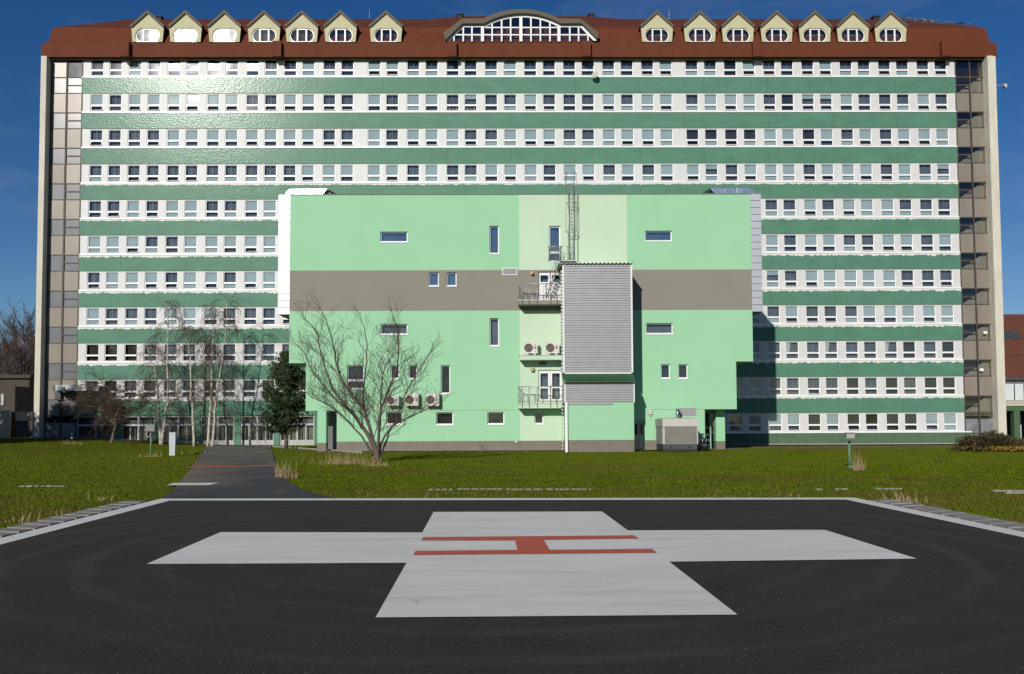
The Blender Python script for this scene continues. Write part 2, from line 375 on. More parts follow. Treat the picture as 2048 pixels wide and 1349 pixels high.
# path and road
rows = [(999,322,672),(984,345,612),(968,357,578),(945,376,556),(920,394,549),(900,408,543),(891,412,541)]
mb = MB(); NX = 8
pts = []
for i in range(len(rows)-1):
    for k in range(6):
        t = k/6; y = rows[i][0]*(1-t)+rows[i+1][0]*t
        a = gp(rows[i][1]*(1-t)+rows[i+1][1]*t, y); b = gp(rows[i][2]*(1-t)+rows[i+1][2]*t, y); pts.append((a, b))
pts.append((gp(412, 891), gp(541, 891)))
for i in range(len(pts)-1):
    for j in range(NX):
        q = []
        for (r_, s_) in ((i, j), (i, j+1), (i+1, j+1), (i+1, j)):
            p = pts[r_][0].lerp(pts[r_][1], s_/NX); q.append((p.x, p.y, g(p.x, p.y)+.02))
        mb.poly(q, 'path_asphalt', True)
struct(mb, 'path')
PATH = [(p[0].copy(), p[1].copy()) for p in pts]
m = M['path_asphalt']; x = xyz(m); p0, p1 = pts[6][0], pts[-1][0]; k = (p1.x-p0.x)/(p1.y-p0.y)      # soil washed over the path's left side
tt = mth(m, 'SUBTRACT', mth(m, 'SUBTRACT', x[0], mth(m, 'MULTIPLY', x[1], k)), p0.x-k*p0.y)
soil = mth(m, 'MULTIPLY', ramp01(m, mth(m, 'ADD', tt, mth(m, 'MULTIPLY', noise(m, .45, (1, .6, 1), 5), 2.4)), 3.4, 1.2), mth(m, 'MULTIPLY', ramp01(m, x[1], 22.5, 26), ramp01(m, x[1], 52, 40)))
mix_in(m, mth(m, 'MULTIPLY', soil, .9), (.20, .155, .10))
mb = MB(); a, b = [], []
up = [(60,872),(150,874),(300,877),(420,880.5),(545,889.5)]; lo = [(60,876.5),(150,879),(300,884),(412,891),(545,893)]
for i in range(len(up)-1):
    for k in range(10):
        q = []
        for t in (k/10, (k+1)/10):
            u_ = gp(up[i][0]*(1-t)+up[i+1][0]*t, up[i][1]*(1-t)+up[i+1][1]*t); l_ = gp(lo[i][0]*(1-t)+lo[i+1][0]*t, lo[i][1]*(1-t)+lo[i+1][1]*t); q += [(u_, l_)]
        for j in range(4):
            f = lambda c, s_: (lambda p: (p.x, p.y, g(p.x, p.y)+.026))(c[1].lerp(c[0], s_/4))
            mb.poly([f(q[0], j), f(q[1], j), f(q[1], j+1), f(q[0], j+1)], 'path_asphalt', True)
struct(mb, 'road')
mb = MB(); mb.poly([G(*c, .027) for c in [(374,935.5),(549,931.5),(549.5,933.5),(373,937.5)]][::-1], 'red_paint'); struct(mb, 'path_red_line')
mb = MB(); mb.poly([G(*c, .027) for c in [(347,968.5),(438,968),(418,973),(332,973)]][::-1], 'line_white'); struct(mb, 'path_white_marking')
# drain slabs along the slanted edges of the pad
mb = MB()
for (a, b, t0, t1) in ((cl, ext(cl, ll, 8), .06, 1), (cr_, ext(cr_, rl_, 8), .09, 1)):
    d = (b-a); ln = d.length; d.normalize(); nn = -band(a, b, 1.0); k = 0.06*ln
    while k < ln*t1:
        p = a + d*k; e = .44; w0, w1 = .04, .46
        c = [p+nn*w0, p+d*e+nn*w0, p+d*e+nn*w1, p+nn*w1]; tz = rng.uniform(-.008, .008)
        mb.prism([(q.x, q.y, .03+(0.02 if i > 1 else 0)+tz*(1 if i in (0, 3) else -1)) for i, q in enumerate(c)], (0, 0, -.14), 'slab'); k += .5
struct(mb, 'kerb')
# broken old kerb flush in the grass, and the paved strip along the hospital
mb = MB()
for (x0, x1, y) in ((40,135,972),(858,905,978.5),(915,1005,977.5),(1012,1085,978),(1092,1182,978),(1632,1644,978),(1670,1697,977.5),(1750,1803,977),(1985,2048,981),(2010,2048,985)):
    x_ = x0
    while x_ < x1:
        w_ = rng.uniform(6, 14); a, b = gp(x_, y), gp(min(x1, x_+w_), y)
        mb.prism([(a.x, a.y-.06, a.z+.003), (b.x, b.y-.06, b.z+.003), (b.x, b.y+.07, b.z+.003), (a.x, a.y+.07, a.z+.003)], (0, 0, -.1), 'pavement' if x0 > 1900 else 'slab'); x_ += w_+rng.uniform(1, 5)
struct(mb, 'old_kerb')
def fr(u, v, z=0): p = B0 + UX*u + VN*v; return (p.x, p.y, z)
mb = MB()
for k in range(60):
    u0, u1 = 19+k*.36, 19+(k+1)*.36
    mb.poly([(*fr(u, v)[:2], g(*fr(u, v)[:2])+.05) for u, v in ((u0, 1.5), (u1, 1.5), (u1, 0), (u0, 0))], 'pavement')
for k in range(40):
    u0, u1 = -13.5+k*.74, -13.5+(k+1)*.74
    mb.poly([(*fr(u, v)[:2], g(*fr(u, v)[:2])+.02) for u, v in ((u0, VA+.9), (u1, VA+.9), (u1, VA-.2), (u0, VA-.2))], 'pavement')
struct(mb, 'pavement')
mb = MB()
for k in range(30):                           # thin kerb from the path mouth towards the annex
    a, b = gp(545+k*6, 894+k*.42), gp(545+(k+1)*6-.6, 894+(k+1)*.42)
    mb.prism([(a.x, a.y, a.z+.1), (b.x, b.y, b.z+.1), (b.x, b.y+.12, b.z+.1), (a.x, a.y+.12, a.z+.1)], (0, 0, -.15), 'pavement')
struct(mb, 'kerb_stones')
# far mountain
mb = MB(); n = 60
for i in range(n):
    for j in range(2):
        pass
xsM = np.linspace(-3400, 200, 90); rs = random.Random(3); prof = []
for i, x_ in enumerate(xsM): prof.append(210+90*math.sin(x_/330+.9)+45*math.sin(x_/97)+22*math.sin(x_/41+1)+rs.uniform(-10, 10))
for i in range(89):
    a, b = (xsM[i], prof[i]), (xsM[i+1], prof[i+1])
    for k in range(8):
        f0, f1 = k/8, (k+1)/8
        jz = lambda ii, kk: (0 if kk in (0, 8) else 26*math.sin(ii*1.9+kk*2.3))
        P = lambda q, ii, kk: (q[0], 2600+900*kk/8+jz(ii, kk)*2, -5+(q[1]+5)*kk/8+jz(ii, kk)*.5)
        mb.poly([P(a, i, k), P(b, i+1, k), P(b, i+1, k+1), P(a, i, k+1)], 'hazy_rock')
struct(mb, 'mountain')

# ------------------------------------------------------------------ windows
def window(mf, mg, mbl, u0, u1, z0, z1, yw, split=None, rd=.14, fw=.07, up='D', low='d', reveal=None, back='room', glass='glass', sill=None, mull=None, deep=.32):
    """frame into mf, glass and the room behind into mg, blinds into mbl; yw is the wall's outer face (frame coordinates, -y outwards)"""
    ya, yb = yw+rd, yw+rd+.07
    if reveal:
        for q in ([(u0,yw,z0),(u1,yw,z0),(u1,ya,z0),(u0,ya,z0)], [(u0,yw,z1),(u0,ya,z1),(u1,ya,z1),(u1,yw,z1)], [(u0,yw,z0),(u0,ya,z0),(u0,ya,z1),(u0,yw,z1)], [(u1,yw,z0),(u1,yw,z1),(u1,ya,z1),(u1,ya,z0)]): mf.poly(q, reveal)
    fr_ = 'white_frame'
    mf.box(u0, u0+fw, ya, yb, z0, z1, fr_); mf.box(u1-fw, u1, ya, yb, z0, z1, fr_)
    mf.box(u0+fw, u1-fw, ya, yb, z0, z0+fw, fr_); mf.box(u0+fw, u1-fw, ya, yb, z1-fw, z1, fr_)
    cells = [(z0+fw, z1-fw, up)]
    if split:
        mf.box(u0+fw, u1-fw, ya-.015, yb, split-.075, split+.075, fr_)
        cells = [(z0+fw, split-.075, low), (split+.075, z1-fw, up)]
    for (a, b, k) in cells:
        c0, c1 = u0+fw, u1-fw; yg = ya+.04
        if k == 'o':                          # hopper tilted out at the foot
            t = .16; h_ = b-a
            for (s0, s1, t0, t1) in ((c0, c0+.05, 0, 1), (c1-.05, c1, 0, 1)):
                mf.poly([(s0, yg-t, a), (s1, yg-t, a), (s1, yg, b), (s0, yg, b)], fr_)
            mf.prism([(c0, yg-t, a), (c1, yg-t, a), (c1, yg-t+.02, a+.05), (c0, yg-t+.02, a+.05)], (0, .03, 0), fr_)
            mg.poly([(c0+.05, yg-t+.02, a+.05), (c1-.05, yg-t+.02, a+.05), (c1-.05, yg, b), (c0+.05, yg, b)], 'glass')
        else:
            jx, jz = rng.gauss(0, .004), rng.gauss(0, .004)
            mg.poly([(c0, yg-jx, a), (c1, yg+jx, a), (c1, yg+jx+jz, b), (c0, yg-jx+jz, b)], glass)
        if k in 'Bb': mbl.poly([(c0, yg+.07, a), (c1, yg+.07, a), (c1, yg+.07, b), (c0, yg+.07, b)], 'blind')
        if k == 'T': mbl.poly([(c0, yg+.07, b-.42*(b-a)), (c1, yg+.07, b-.42*(b-a)), (c1, yg+.07, b), (c0, yg+.07, b)], 'blind')
        if k == 'C': mbl.poly([(c0, yg+.09, a), (c0+.3*(c1-c0), yg+.09, a), (c0+.42*(c1-c0), yg+.09, b), (c0, yg+.09, b)], 'curtain')
        if k == 'D' and c1-c0 > .6 and mull is None:
            cc = (c0+c1)/2; mbl.box(cc-.009, cc+.009, yg+.05, yg+.06, a, b, 'louvre')
    bk = 'room_brown' if up == 'K' else back; y2 = ya+deep
    for q in ([(u0,y2,z0),(u1,y2,z0),(u1,y2,z1),(u0,y2,z1)], [(u0,yb,z0),(u1,yb,z0),(u1,y2,z0),(u0,y2,z0)], [(u0,yb,z1),(u1,yb,z1),(u1,y2,z1),(u0,y2,z1)], [(u0,yb,z0),(u0,y2,z0),(u0,y2,z1),(u0,yb,z1)], [(u1,yb,z0),(u1,y2,z0),(u1,y2,z1),(u1,yb,z1)]): mg.poly(q, bk)
    if sill: mf.box(u0-.03, u1+.03, yw-.05, yw+rd-.002, z0-.07, z0-.002, 'sill')
def window_part(parent, name='window', label=None, **kw):
    a, b, c = MB(), MB(), MB(); window(a, b, c, **kw)
    w_ = part(a, name, parent, label); part(b, 'pane', w_)
    if c.v: part(c, 'blind', w_)
    return w_

# ------------------------------------------------------------------ the hospital block
zT2, zT10 = Z(189.7, 1000), L(1750, 756.5)[1]
PIT = (zT2-zT10)/8
T = {i: zT2-(i-2)*PIT for i in range(1, 12)}
uL, uR = U(165, 205), U(1911, 205)
finL0, finL1 = U(84.8, 300), U(98.5, 300)
colpx = [182,219,258,296,336,373,415,452,493,530,568.5,605,647,683,737,773,815,852,894,930,971,1009,1049.5,1087,1127.5,1164.5,1206,1243,1284,1321,1373,1410,1450,1487.5,1528,1564,1605,1641,1682,1718,1759,1795,1836,1872]
WC = [(U(p, 205)-.065, U(p+22.6, 205)+.065) for p in colpx]
WH = 1.45
UP = {1: 'DDBDDDDDDDDBDDBBDDDDDBDDDDDDDBDDKBDDDBDDDDDD', 2: 'BDBBBBBBDDBBDDBDBBDTDDBDDDBDBBDBBBDKTTBDDDBD', 3: 'DDDDBBBBBBBBDDBDBBBDDBBBDDBBBBKKKKBBKBDBDBBB',
      4: 'DDDDDDDDDDDBBBBBDBDDBBBDBBDBDBBTDBBBDBBBDBDT', 5: 'DDBDBBDDBB'+'DBDBBDBDDBBDBDDBDBBDBBDB'+'DDBDBBBDDD', 6: 'BBBDDBBBBB'+'BDBBDDBDBBDBDDBBDBDBBDDB'+'BDBBDDBBDB',
      7: 'DBBBDBBDBB'+'DBBDDBDBBDBDBBDDBDBBDBDD'+'TDBBBBBDDD', 8: 'BDDDBBBDDD'+'BDBBDDBDBBDBDDBBDBDBBDDB'+'DBDDDBBBBB', 9: 'KKKDDDDDDD'+'D'*24+'DCDCDDCKDK', 10: 'DKDKDDKDDD'+'D'*24+'DDDDKDKDKK', 11: '.'*33+'BBBKBKKKKBB'}
LO = {1: 'ddbddddddbdbbdoobbddbbddddbdoobbdoodoobbobooob', 2: 'odoooooodoodooddbddddbooddobbobbobodooddobooobdd', 3: 'oddobdddoddooobdoobobboobbboobobobboodboooobbb',
      4: 'bboooobbbbdobdbodbobdobdbobdbdobdobbooboobbbdd', 5: 'dobobbdbdb'+'obdbdobdbobdobdbobdbdobd'+'bbobobbbbd', 6: 'bbobdbbdob'+'obdbdobdbobdobdbobdbdobd'+'bdddbooodd',
      7: 'obboobobob'+'obdbdobdbobdobdbobdbdobd'+'boobbbbodo', 8: 'bdbdbbdddd'+'obdbdobdbobdobdbobdbdobd'+'booobddbob', 9: 'dd'+'d'*42, 10: 'd'*10+'d'*24+'ddodddddddd', 11: 'd'*35+'odoooddobb'}
u0g = U(640, 860)
hosp = thing('hospital_building', 'huge eleven storey block with green and white stripes and brown attic roof', 'hospital', (0, 0, -.4), frame=True)
mb = MB()
zTop = T[1]+.75; uFL, uFR = U(99, 300, 0), U(1974, 300, 0)
mb.box(finL0+.3, U(1990, 300)-.3, .75, 15, -1.5, zTop+.8, 'concrete')
for i in range(1, 12):
    zt = T[i]+(.60 if i == 1 else .14); zb = T[i]-WH-.13; us = [uL]; ok = []
    ul = uL if i < 11 else u0g
    us = [ul]
    for k, (a, b) in enumerate(WC):
        if a < ul: continue
        us += [a, b]; ok.append(k)
    us.append(uR)
    for k in range(len(us)-1):
        a, b = us[k], us[k+1]
        if k % 2 == 0: mb.poly([(a,0,zb),(b,0,zb),(b,0,zt),(a,0,zt)], 'white_panel')
        else:
            mb.poly([(a,0,zb),(b,0,zb),(b,0,T[i]-WH-.05),(a,0,T[i]-WH-.05)], 'white_panel'); mb.poly([(a,0,T[i]+.06),(b,0,T[i]+.06),(b,0,zt),(a,0,zt)], 'white_panel')
part(mb, 'wall', hosp)
for i in range(1, 11):                        # green spandrels and the sill on each
    zt = T[i]-WH-.24; zb = T[i+1]+.14
    mb = MB(); mb.box(uL, uR if i < 10 else uR, -.07, .7, zb, zt, 'green_band' if i <= 3 else 'green_chipped' if i in (4, 5, 10) or i < 5 else 'green_chipped_more')
    sp = part(mb, 'spandrel', hosp, origin=(0, 0, zt-.70))
    mb = MB(); mb.box(uL, uR, -.13, .6, zt+.002, T[i]-WH-.13, 'sill'); part(mb, 'sill', sp)
mb = MB(); mb.box(u0g, uR+.6, -.04, .7, -1.2, T[11]-WH-.24, 'green_plinth'); sp = part(mb, 'plinth', hosp)
mb = MB(); mb.box(u0g, uR+.8, -.35, -.042, -1.2, Z(887.3, 1700, .35), 'pavement'); part(mb, 'footing', sp)
mb = MB(); mb.box(u0g, uR+.6, -.10, .6, T[11]-WH-.238, T[11]-WH-.13, 'sill'); part(mb, 'sill', sp)
single = set([(i, k) for i in range(5, 11) for k in range(35, 44)] + [(11, k) for k in range(35, 44)] + [(i, k) for i in range(5, 9) for k in range(0, 9)])
single = set(list(sorted(single, key=lambda q: -q[0]))[:100])
rest = (MB(), MB(), MB())
for i in range(1, 12):
    for k, (a, b) in enumerate(WC):
        if i == 11 and a < u0g: continue
        kw = dict(u0=a, u1=b, z0=T[i]-WH-.05, z1=T[i]+.06, yw=0, split=T[i]-.96, rd=.07, fw=.055, up=UP[i][k], low=LO[i][k], reveal='white_frame')
        if (i, k) in single: window_part(hosp, **kw)
        else: window(*rest, **kw)
for k_, c_ in ((894, 'ogo'), (930, 'ogo')):          # round pots on two window sills near the top
    for j_ in range(3):
        u_, z_ = L(k_+5+j_*7, 217.8); mp0 = MB(); mp0.ball((u_, .16, z_), (.11, .05, .11), 'gen_light' if j_ != 1 else 'lamp_orange', 8, 6); mp0.tube([(u_, .16, z_-.14), (u_, .16, z_-.10)], [.06, .08], 'dark', 8)
        solo(mp0, 'flower_pot', ('orange' if j_ == 1 else 'pale')+' round flower pot behind a low pane of the second window row', 'flower pot', 'flower pots in two upper windows', frame=True)
far = MB(); far.v = []
def merge(dst, src):
    b = len(dst.v); dst.v += src.v
    for f, m_, s_ in zip(src.f, src.m, src.sm): dst.f.append(tuple(x+b for x in f)); dst.m.append(dst.mi(src.ms[m_])); dst.sm.append(s_)
for r_ in rest: merge(far, r_)
part(far, 'window', hosp, kind='stuff')
zPier = Z(114.2, 1030, .62)-.01
# end stair towers: sheet panels, glazing, concrete side piers
for sgn in (-1, 1):
    if sgn < 0: e0, e1 = uFL, uL
    else: e0, e1 = uR, uFR
    mp_, mgl, mt = MB(), MB(), MB(); mid = (e0+e1)/2-.02*sgn
    wd = (e1-e0)
    ztop = zTop+.6
    levels = []
    for i in range(1, 12):
        zb_ = T[i]-WH-.20; zt_ = T[i]+.14 if i > 1 else ztop
        zlow = T[i+1]+.14 if i < 11 else -1
        for (a, b) in ((e0, mid-.05), (mid+.05, e1)):
            inner = (a > mid) == (sgn < 0)
            if i == 1: mgl.poly([(a+.06,.02,zb_),(b-.06,.02,zb_),(b-.06,.05,zt_),(a+.06,.05,zt_)], 'glass_dark' if sgn > 0 or a > mid else 'beige_panel')
            elif i == 11:
                mp_.box(a+.05, b-.05, 0, .08, zb_-.1, zt_-.62, 'grey_sheet')
                cx_, cz_ = (a+b)/2, (zb_-.1+zt_-.62)/2
                mp_.poly([(a+.08,-.002,zb_-.07),(b-.08,-.002,zb_-.07),(cx_,-.06,cz_)], 'grey_sheet'); mp_.poly([(b-.08,-.002,zb_-.07),(b-.08,-.002,zt_-.65),(cx_,-.06,cz_)], 'grey_sheet'); mp_.poly([(a+.08,-.002,zt_-.65),(b-.08,-.002,zt_-.65),(cx_,-.06,cz_)], 'grey_sheet'); mp_.poly([(a+.08,-.002,zb_-.07),(a+.08,-.002,zt_-.65),(cx_,-.06,cz_)], 'grey_sheet')
                mgl.poly([(a+.05,.02,zt_-.56),(b-.05,.02,zt_-.56),(b-.05,.02,zt_-.03),(a+.05,.02,zt_-.03)], 'glass_dark')
                mp_.box(a+.05, b-.05, 0, .08, -1.2, zb_-.16, 'grey_sheet')
            else:
                t_ = rng.gauss(0, .012); mp_.prism([(a+.05,t_,zb_+.04),(b-.05,-t_,zb_+.04),(b-.05,-t_,zt_-.04),(a+.05,t_,zt_-.04)], (0,.1,0), 'beige_panel')
            if i < 11:
                z0_, z1_ = zlow+.05, zb_-.05; g_ = 'grey_glass_panel' if sgn < 0 else 'glass_dark'
                tgt = mp_ if sgn < 0 else mgl
                if inner:
                    zm = (z0_+z1_)/2
                    tgt.poly([(a+.06,.03,z0_),(b-.06,.03,z0_),(b-.06,.03,zm-.05),(a+.06,.03,zm-.05)], g_); tgt.poly([(a+.06,.03,zm+.05),(b-.06,.03,zm+.05),(b-.06,.03,z1_),(a+.06,.03,z1_)], g_)
                    mt.box(a, b, -.03, .06, zm-.05, zm+.05, 'rust_metal')
                else:
                    tgt.poly([(a+.06,.03,z0_),(b-.06,.03,z0_),(b-.06,.03,z1_),(a+.06,.03,z1_)], g_)
        if i < 11:
            mt.box(e0, e1, -.02, .07, zb_-.05, zb_+.04, 'rust_metal'); mt.box(e0, e1, -.02, .07, zlow-.05, zlow+.05, 'rust_metal')
        # landing and sloping flight seen through the glass
        if sgn > 0 and i < 11:
            mgl.box(e0+.1, e1-.1, .4, .7, zlow-.3, zlow-.05, 'concrete')
            mgl.poly([(e0+.2, .45, zlow), (e1-.1, .45, zlow), (e1-.1, .45, zlow+1.7)], 'concrete')
    for x_ in (e0+.04, mid, e1-.04): mt.box(x_-.05, x_+.05, -.05, .08, -1.2, ztop, 'rust_metal')
    mp_.box(e0, e1, .72, .74, -1.2, ztop, 'room_brown')
    sg = part(mt, 'stair_glazing', hosp)
    if sgn > 0:
        for a_, b_ in ((1971, 665.5), (1963.5, 740)):
            u_, z_ = L(a_, b_); mn = MB(); mn.box(u_-.17, u_+.17, .005, .012, z_-.12, z_+.12, 'white_frame'); part(mn, 'notice', sg)
    part(mp_, 'panel', sg)
    if mgl.v: part(mgl, 'pane', sg)
    mb = MB()
    f0, f1 = (U(78.3, 300, .9), U(89.5, 300, .9)) if sgn < 0 else (U(1980.5, 300, .9), U(1998.0, 300, .9))
    if sgn > 0: mb.box(f0, f0+(f1-f0)*.62, -.9, 14, -1.5, zPier, 'concrete'); mb.box(f0+(f1-f0)*.62+.002, f1, -.78, 14, -1.5, zPier, 'concrete')
    else: mb.box(f0, f1, -.9, 14, -1.5, zPier, 'concrete')
    part(mb, 'side_pier', hosp)
# glazed ground floor entrance on the left
zE0, zE1 = Z(886.5, 480), T[10]-PIT+.14
px_mod = [(165,228),(243,309),(322,389),(401,468),(481,547),(560,628)]
for a, b in px_mod:
    u0, u1 = U(a, 860), U(b, 860); mf, mg_ = MB(), MB()
    if a == 165: u0 = uL+.05
    zt = zE1-.05; ztr = Z(850, 400); n_ = 2
    mf.box(u0, u1, .10, .22, zt-.09, zt, 'entrance_frame'); mf.box(u0, u1, .09, .22, ztr-.09, ztr+.09, 'entrance_frame')
    for k in range(n_+1):
        x_ = u0+(u1-u0)*k/n_; mf.box(x_-.07, x_+.07, .08, .23, -.6, zt, 'entrance_frame')
    for k in range(n_):
        a_, b_ = u0+(u1-u0)*k/n_+.07, u0+(u1-u0)*(k+1)/n_-.07
        mg_.poly([(a_,.15,ztr+.09),(b_,.15,ztr+.09),(b_,.15,zt-.09),(a_,.15,zt-.09)], 'glass')
        mg_.poly([(a_,.15,-.6),(b_,.15,-.6),(b_,.15,ztr-.09),(a_,.15,ztr-.09)], 'glass_dark')
        mc = (a_+b_)/2
        if a > 200: mf.box(mc-.05, mc+.05, .10, .20, -.6, ztr-.09, 'entrance_frame')
        mf.box(a_, b_, .11, .2, -.6, zE0+.25, 'louvre')
        for j in range(9):
            if rng.random() < .75:
                q = a_+.1+(b_-a_-.2)*j/9; mg_.poly([(q,.55+.06*(j % 2),-.6),(q+.13,.55-.04*(j % 2),-.6),(q+.13,.55,ztr-.2),(q,.57,ztr-.2)], 'curtain')
    mg_.box(u0, u1, .7, .73, -.6, zt, 'room')
    e = part(mf, 'entrance_glazing', hosp); part(mg_, 'pane', e)
for a, b in ((228.5,242.5),(309.5,321.5),(389.5,400.5),(468.5,480.5),(547.5,559.5),(628.5,640)):
    mb = MB(); mb.box(U(a, 860), U(b, 860), -.02, .7, -.8, zE1-.002, 'green_band'); part(mb, 'pillar', hosp)
# fascia, soffit and the mansard
VE = .62; zF0, zF1 = Z(114.2, 1030, VE), Z(86.0, 1030, VE)
eL, eR = U(82.5, 100, VE), U(1993.8, 100, VE)
mb = MB(); mb.box(eL, eR, -VE, -VE+.25, zF0, zF1, 'roof_brown')
mb.box(eL, eL+.25, -VE+.252, 15.6, zF0, zF1, 'roof_brown'); mb.box(eR-.25, eR, -VE+.252, 15.6, zF0, zF1, 'roof_brown')
for a in (244, 547, 896, 1163, 1503, 1879):
    x0 = U(a, 100, VE); mb.box(x0, x0+.8, -VE-.5, -VE-.002, zF0-.10, zF1-.02, 'roof_brown')
fa = part(mb, 'fascia', hosp)
mb = MB(); mb.box(eL+.05, eR-.05, -VE+.002, 1.0, zF0+.03, zF0+.16, 'soffit'); mb.box(eL+.4, eR-.4, -VE+.27, -.03, zF0-.13, zF0+.02, 'soffit')
part(mb, 'soffit', fa)
mb = MB(); zM = zF1-.02; v0 = VE-.28; v1 = -.55
zM1 = Z(55.5, 1030, v1); mL0, mR0 = U(94.5, 85, v0), U(1982, 84, v0); mL1, mR1 = U(107, 55, v1), U(1970, 57, v1)
ridL, ridR = U(268, 41, -7.5), U(1790, 41, -7.5); zR = Z(38.5, 1030, -7.5)
YB = 15.5; f0l, f0r, f1l, f1r = (mL0,-v0,zM), (mR0,-v0,zM), (mL1,-v1,zM1), (mR1,-v1,zM1)
b0l, b0r, b1l, b1r = (mL0,YB,zM), (mR0,YB,zM), (mL1,YB-1,zM1), (mR1,YB-1,zM1)
rl, rr_ = (ridL, 7.5, zR), (ridR, 7.5, zR)
for q in ([f0l,f0r,f1r,f1l],[b0r,b0l,b1l,b1r],[b0l,f0l,f1l,b1l],[f0r,b0r,b1r,f1r]): mb.poly(q, 'roof_brown')
for q in ([f1l,f1r,rr_,rl],[b1r,b1l,rl,rr_],[b1l,f1l,rl],[f1r,b1r,rr_]): mb.poly(q, 'roof_dark')
mb.poly([b0l,b0r,f0r,f0l], 'soffit')
# low saddle that rises behind the arched window
a0, a1, a2, a3 = U(858, 50, -7.5), U(925, 33, -7.5), U(1170, 33, -7.5), U(1244, 46, -7.5); zS = Z(32.5, 1040, -7.5)
mb.poly([(a0,.56,zM1+.01),(a3,.56,zM1+.01),(a2,7.5,zS),(a1,7.5,zS)], 'roof_dark'); mb.poly([(a0,.56,zM1+.01),(a1,7.5,zS),(a0,7.5,zR)], 'roof_dark'); mb.poly([(a3,.56,zM1+.01),(a2,7.5,zS),(a3,7.5,zR)], 'roof_dark')
mb.poly([(a0,14,zM1+.01),(a3,14,zM1+.01),(a2,7.5,zS),(a1,7.5,zS)], 'roof_dark')
roof = part(mb, 'roof', hosp)
for (px_, py_, vv, w_, h_) in ((921, 30, -7, .45, .45), (1182, 30, -7, .45, .45), (1750, 34.5, -7, .5, .5), (320, 34.5, -7, .4, .3)):
    u_, z_ = L(px_, py_, vv); mb = MB(); mb.box(u_-w_/2, u_+w_/2, -vv-.3, -vv+.3, z_-.9, z_-.12, 'dark'); mb.box(u_-w_/2-.1, u_+w_/2+.1, -vv-.4, -vv+.4, z_-.118, z_, 'dark'); part(mb, 'vent', roof)
for (px_, py_, vv) in ((739, 16, -8), (1338, 14, -8)):
    u_, z_ = L(px_, py_, vv); mb = MB(); mb.tube([(u_, -vv, z_-1.6), (u_, -vv, z_)], .025, 'galvanised', 5); mb.ball((u_, -vv, z_-1.25), .09, 'galvanised', 6, 4); part(mb, 'lightning_rod', roof)

def ring(mb, outer, inner, c, m, y, n=96):
    """flat sheet between two outlines that both see the point c"""
    def hit(poly, a):
        dx, dz = math.cos(a), math.sin(a); best = None
        for i in range(len(poly)):
            (x1, z1), (x2, z2) = poly[i], poly[(i+1) % len(poly)]; ex, ez = x2-x1, z2-z1; den = dx*ez-dz*ex
            if abs(den) < 1e-9: continue
            t = ((x1-c[0])*ez-(z1-c[1])*ex)/den; s_ = ((x1-c[0])*dz-(z1-c[1])*dx)/den
            if t > 0 and -1e-6 <= s_ <= 1+1e-6 and (best is None or t < best): best = t
        return (c[0]+dx*best, c[1]+dz*best)
    an = sorted(set([2*math.pi*i/n for i in range(n)] + [math.atan2(p[1]-c[1], p[0]-c[0]) % (2*math.pi) for p in outer]))
    o = [hit(outer, a) for a in an]; i_ = [hit(inner, a) for a in an]
    for k in range(len(an)):
        j = (k+1) % len(an); mb.poly([(i_[k][0], y, i_[k][1]), (o[k][0], y, o[k][1]), (o[j][0], y, o[j][1]), (i_[j][0], y, i_[j][1])], m)
    return i_
VD = .50
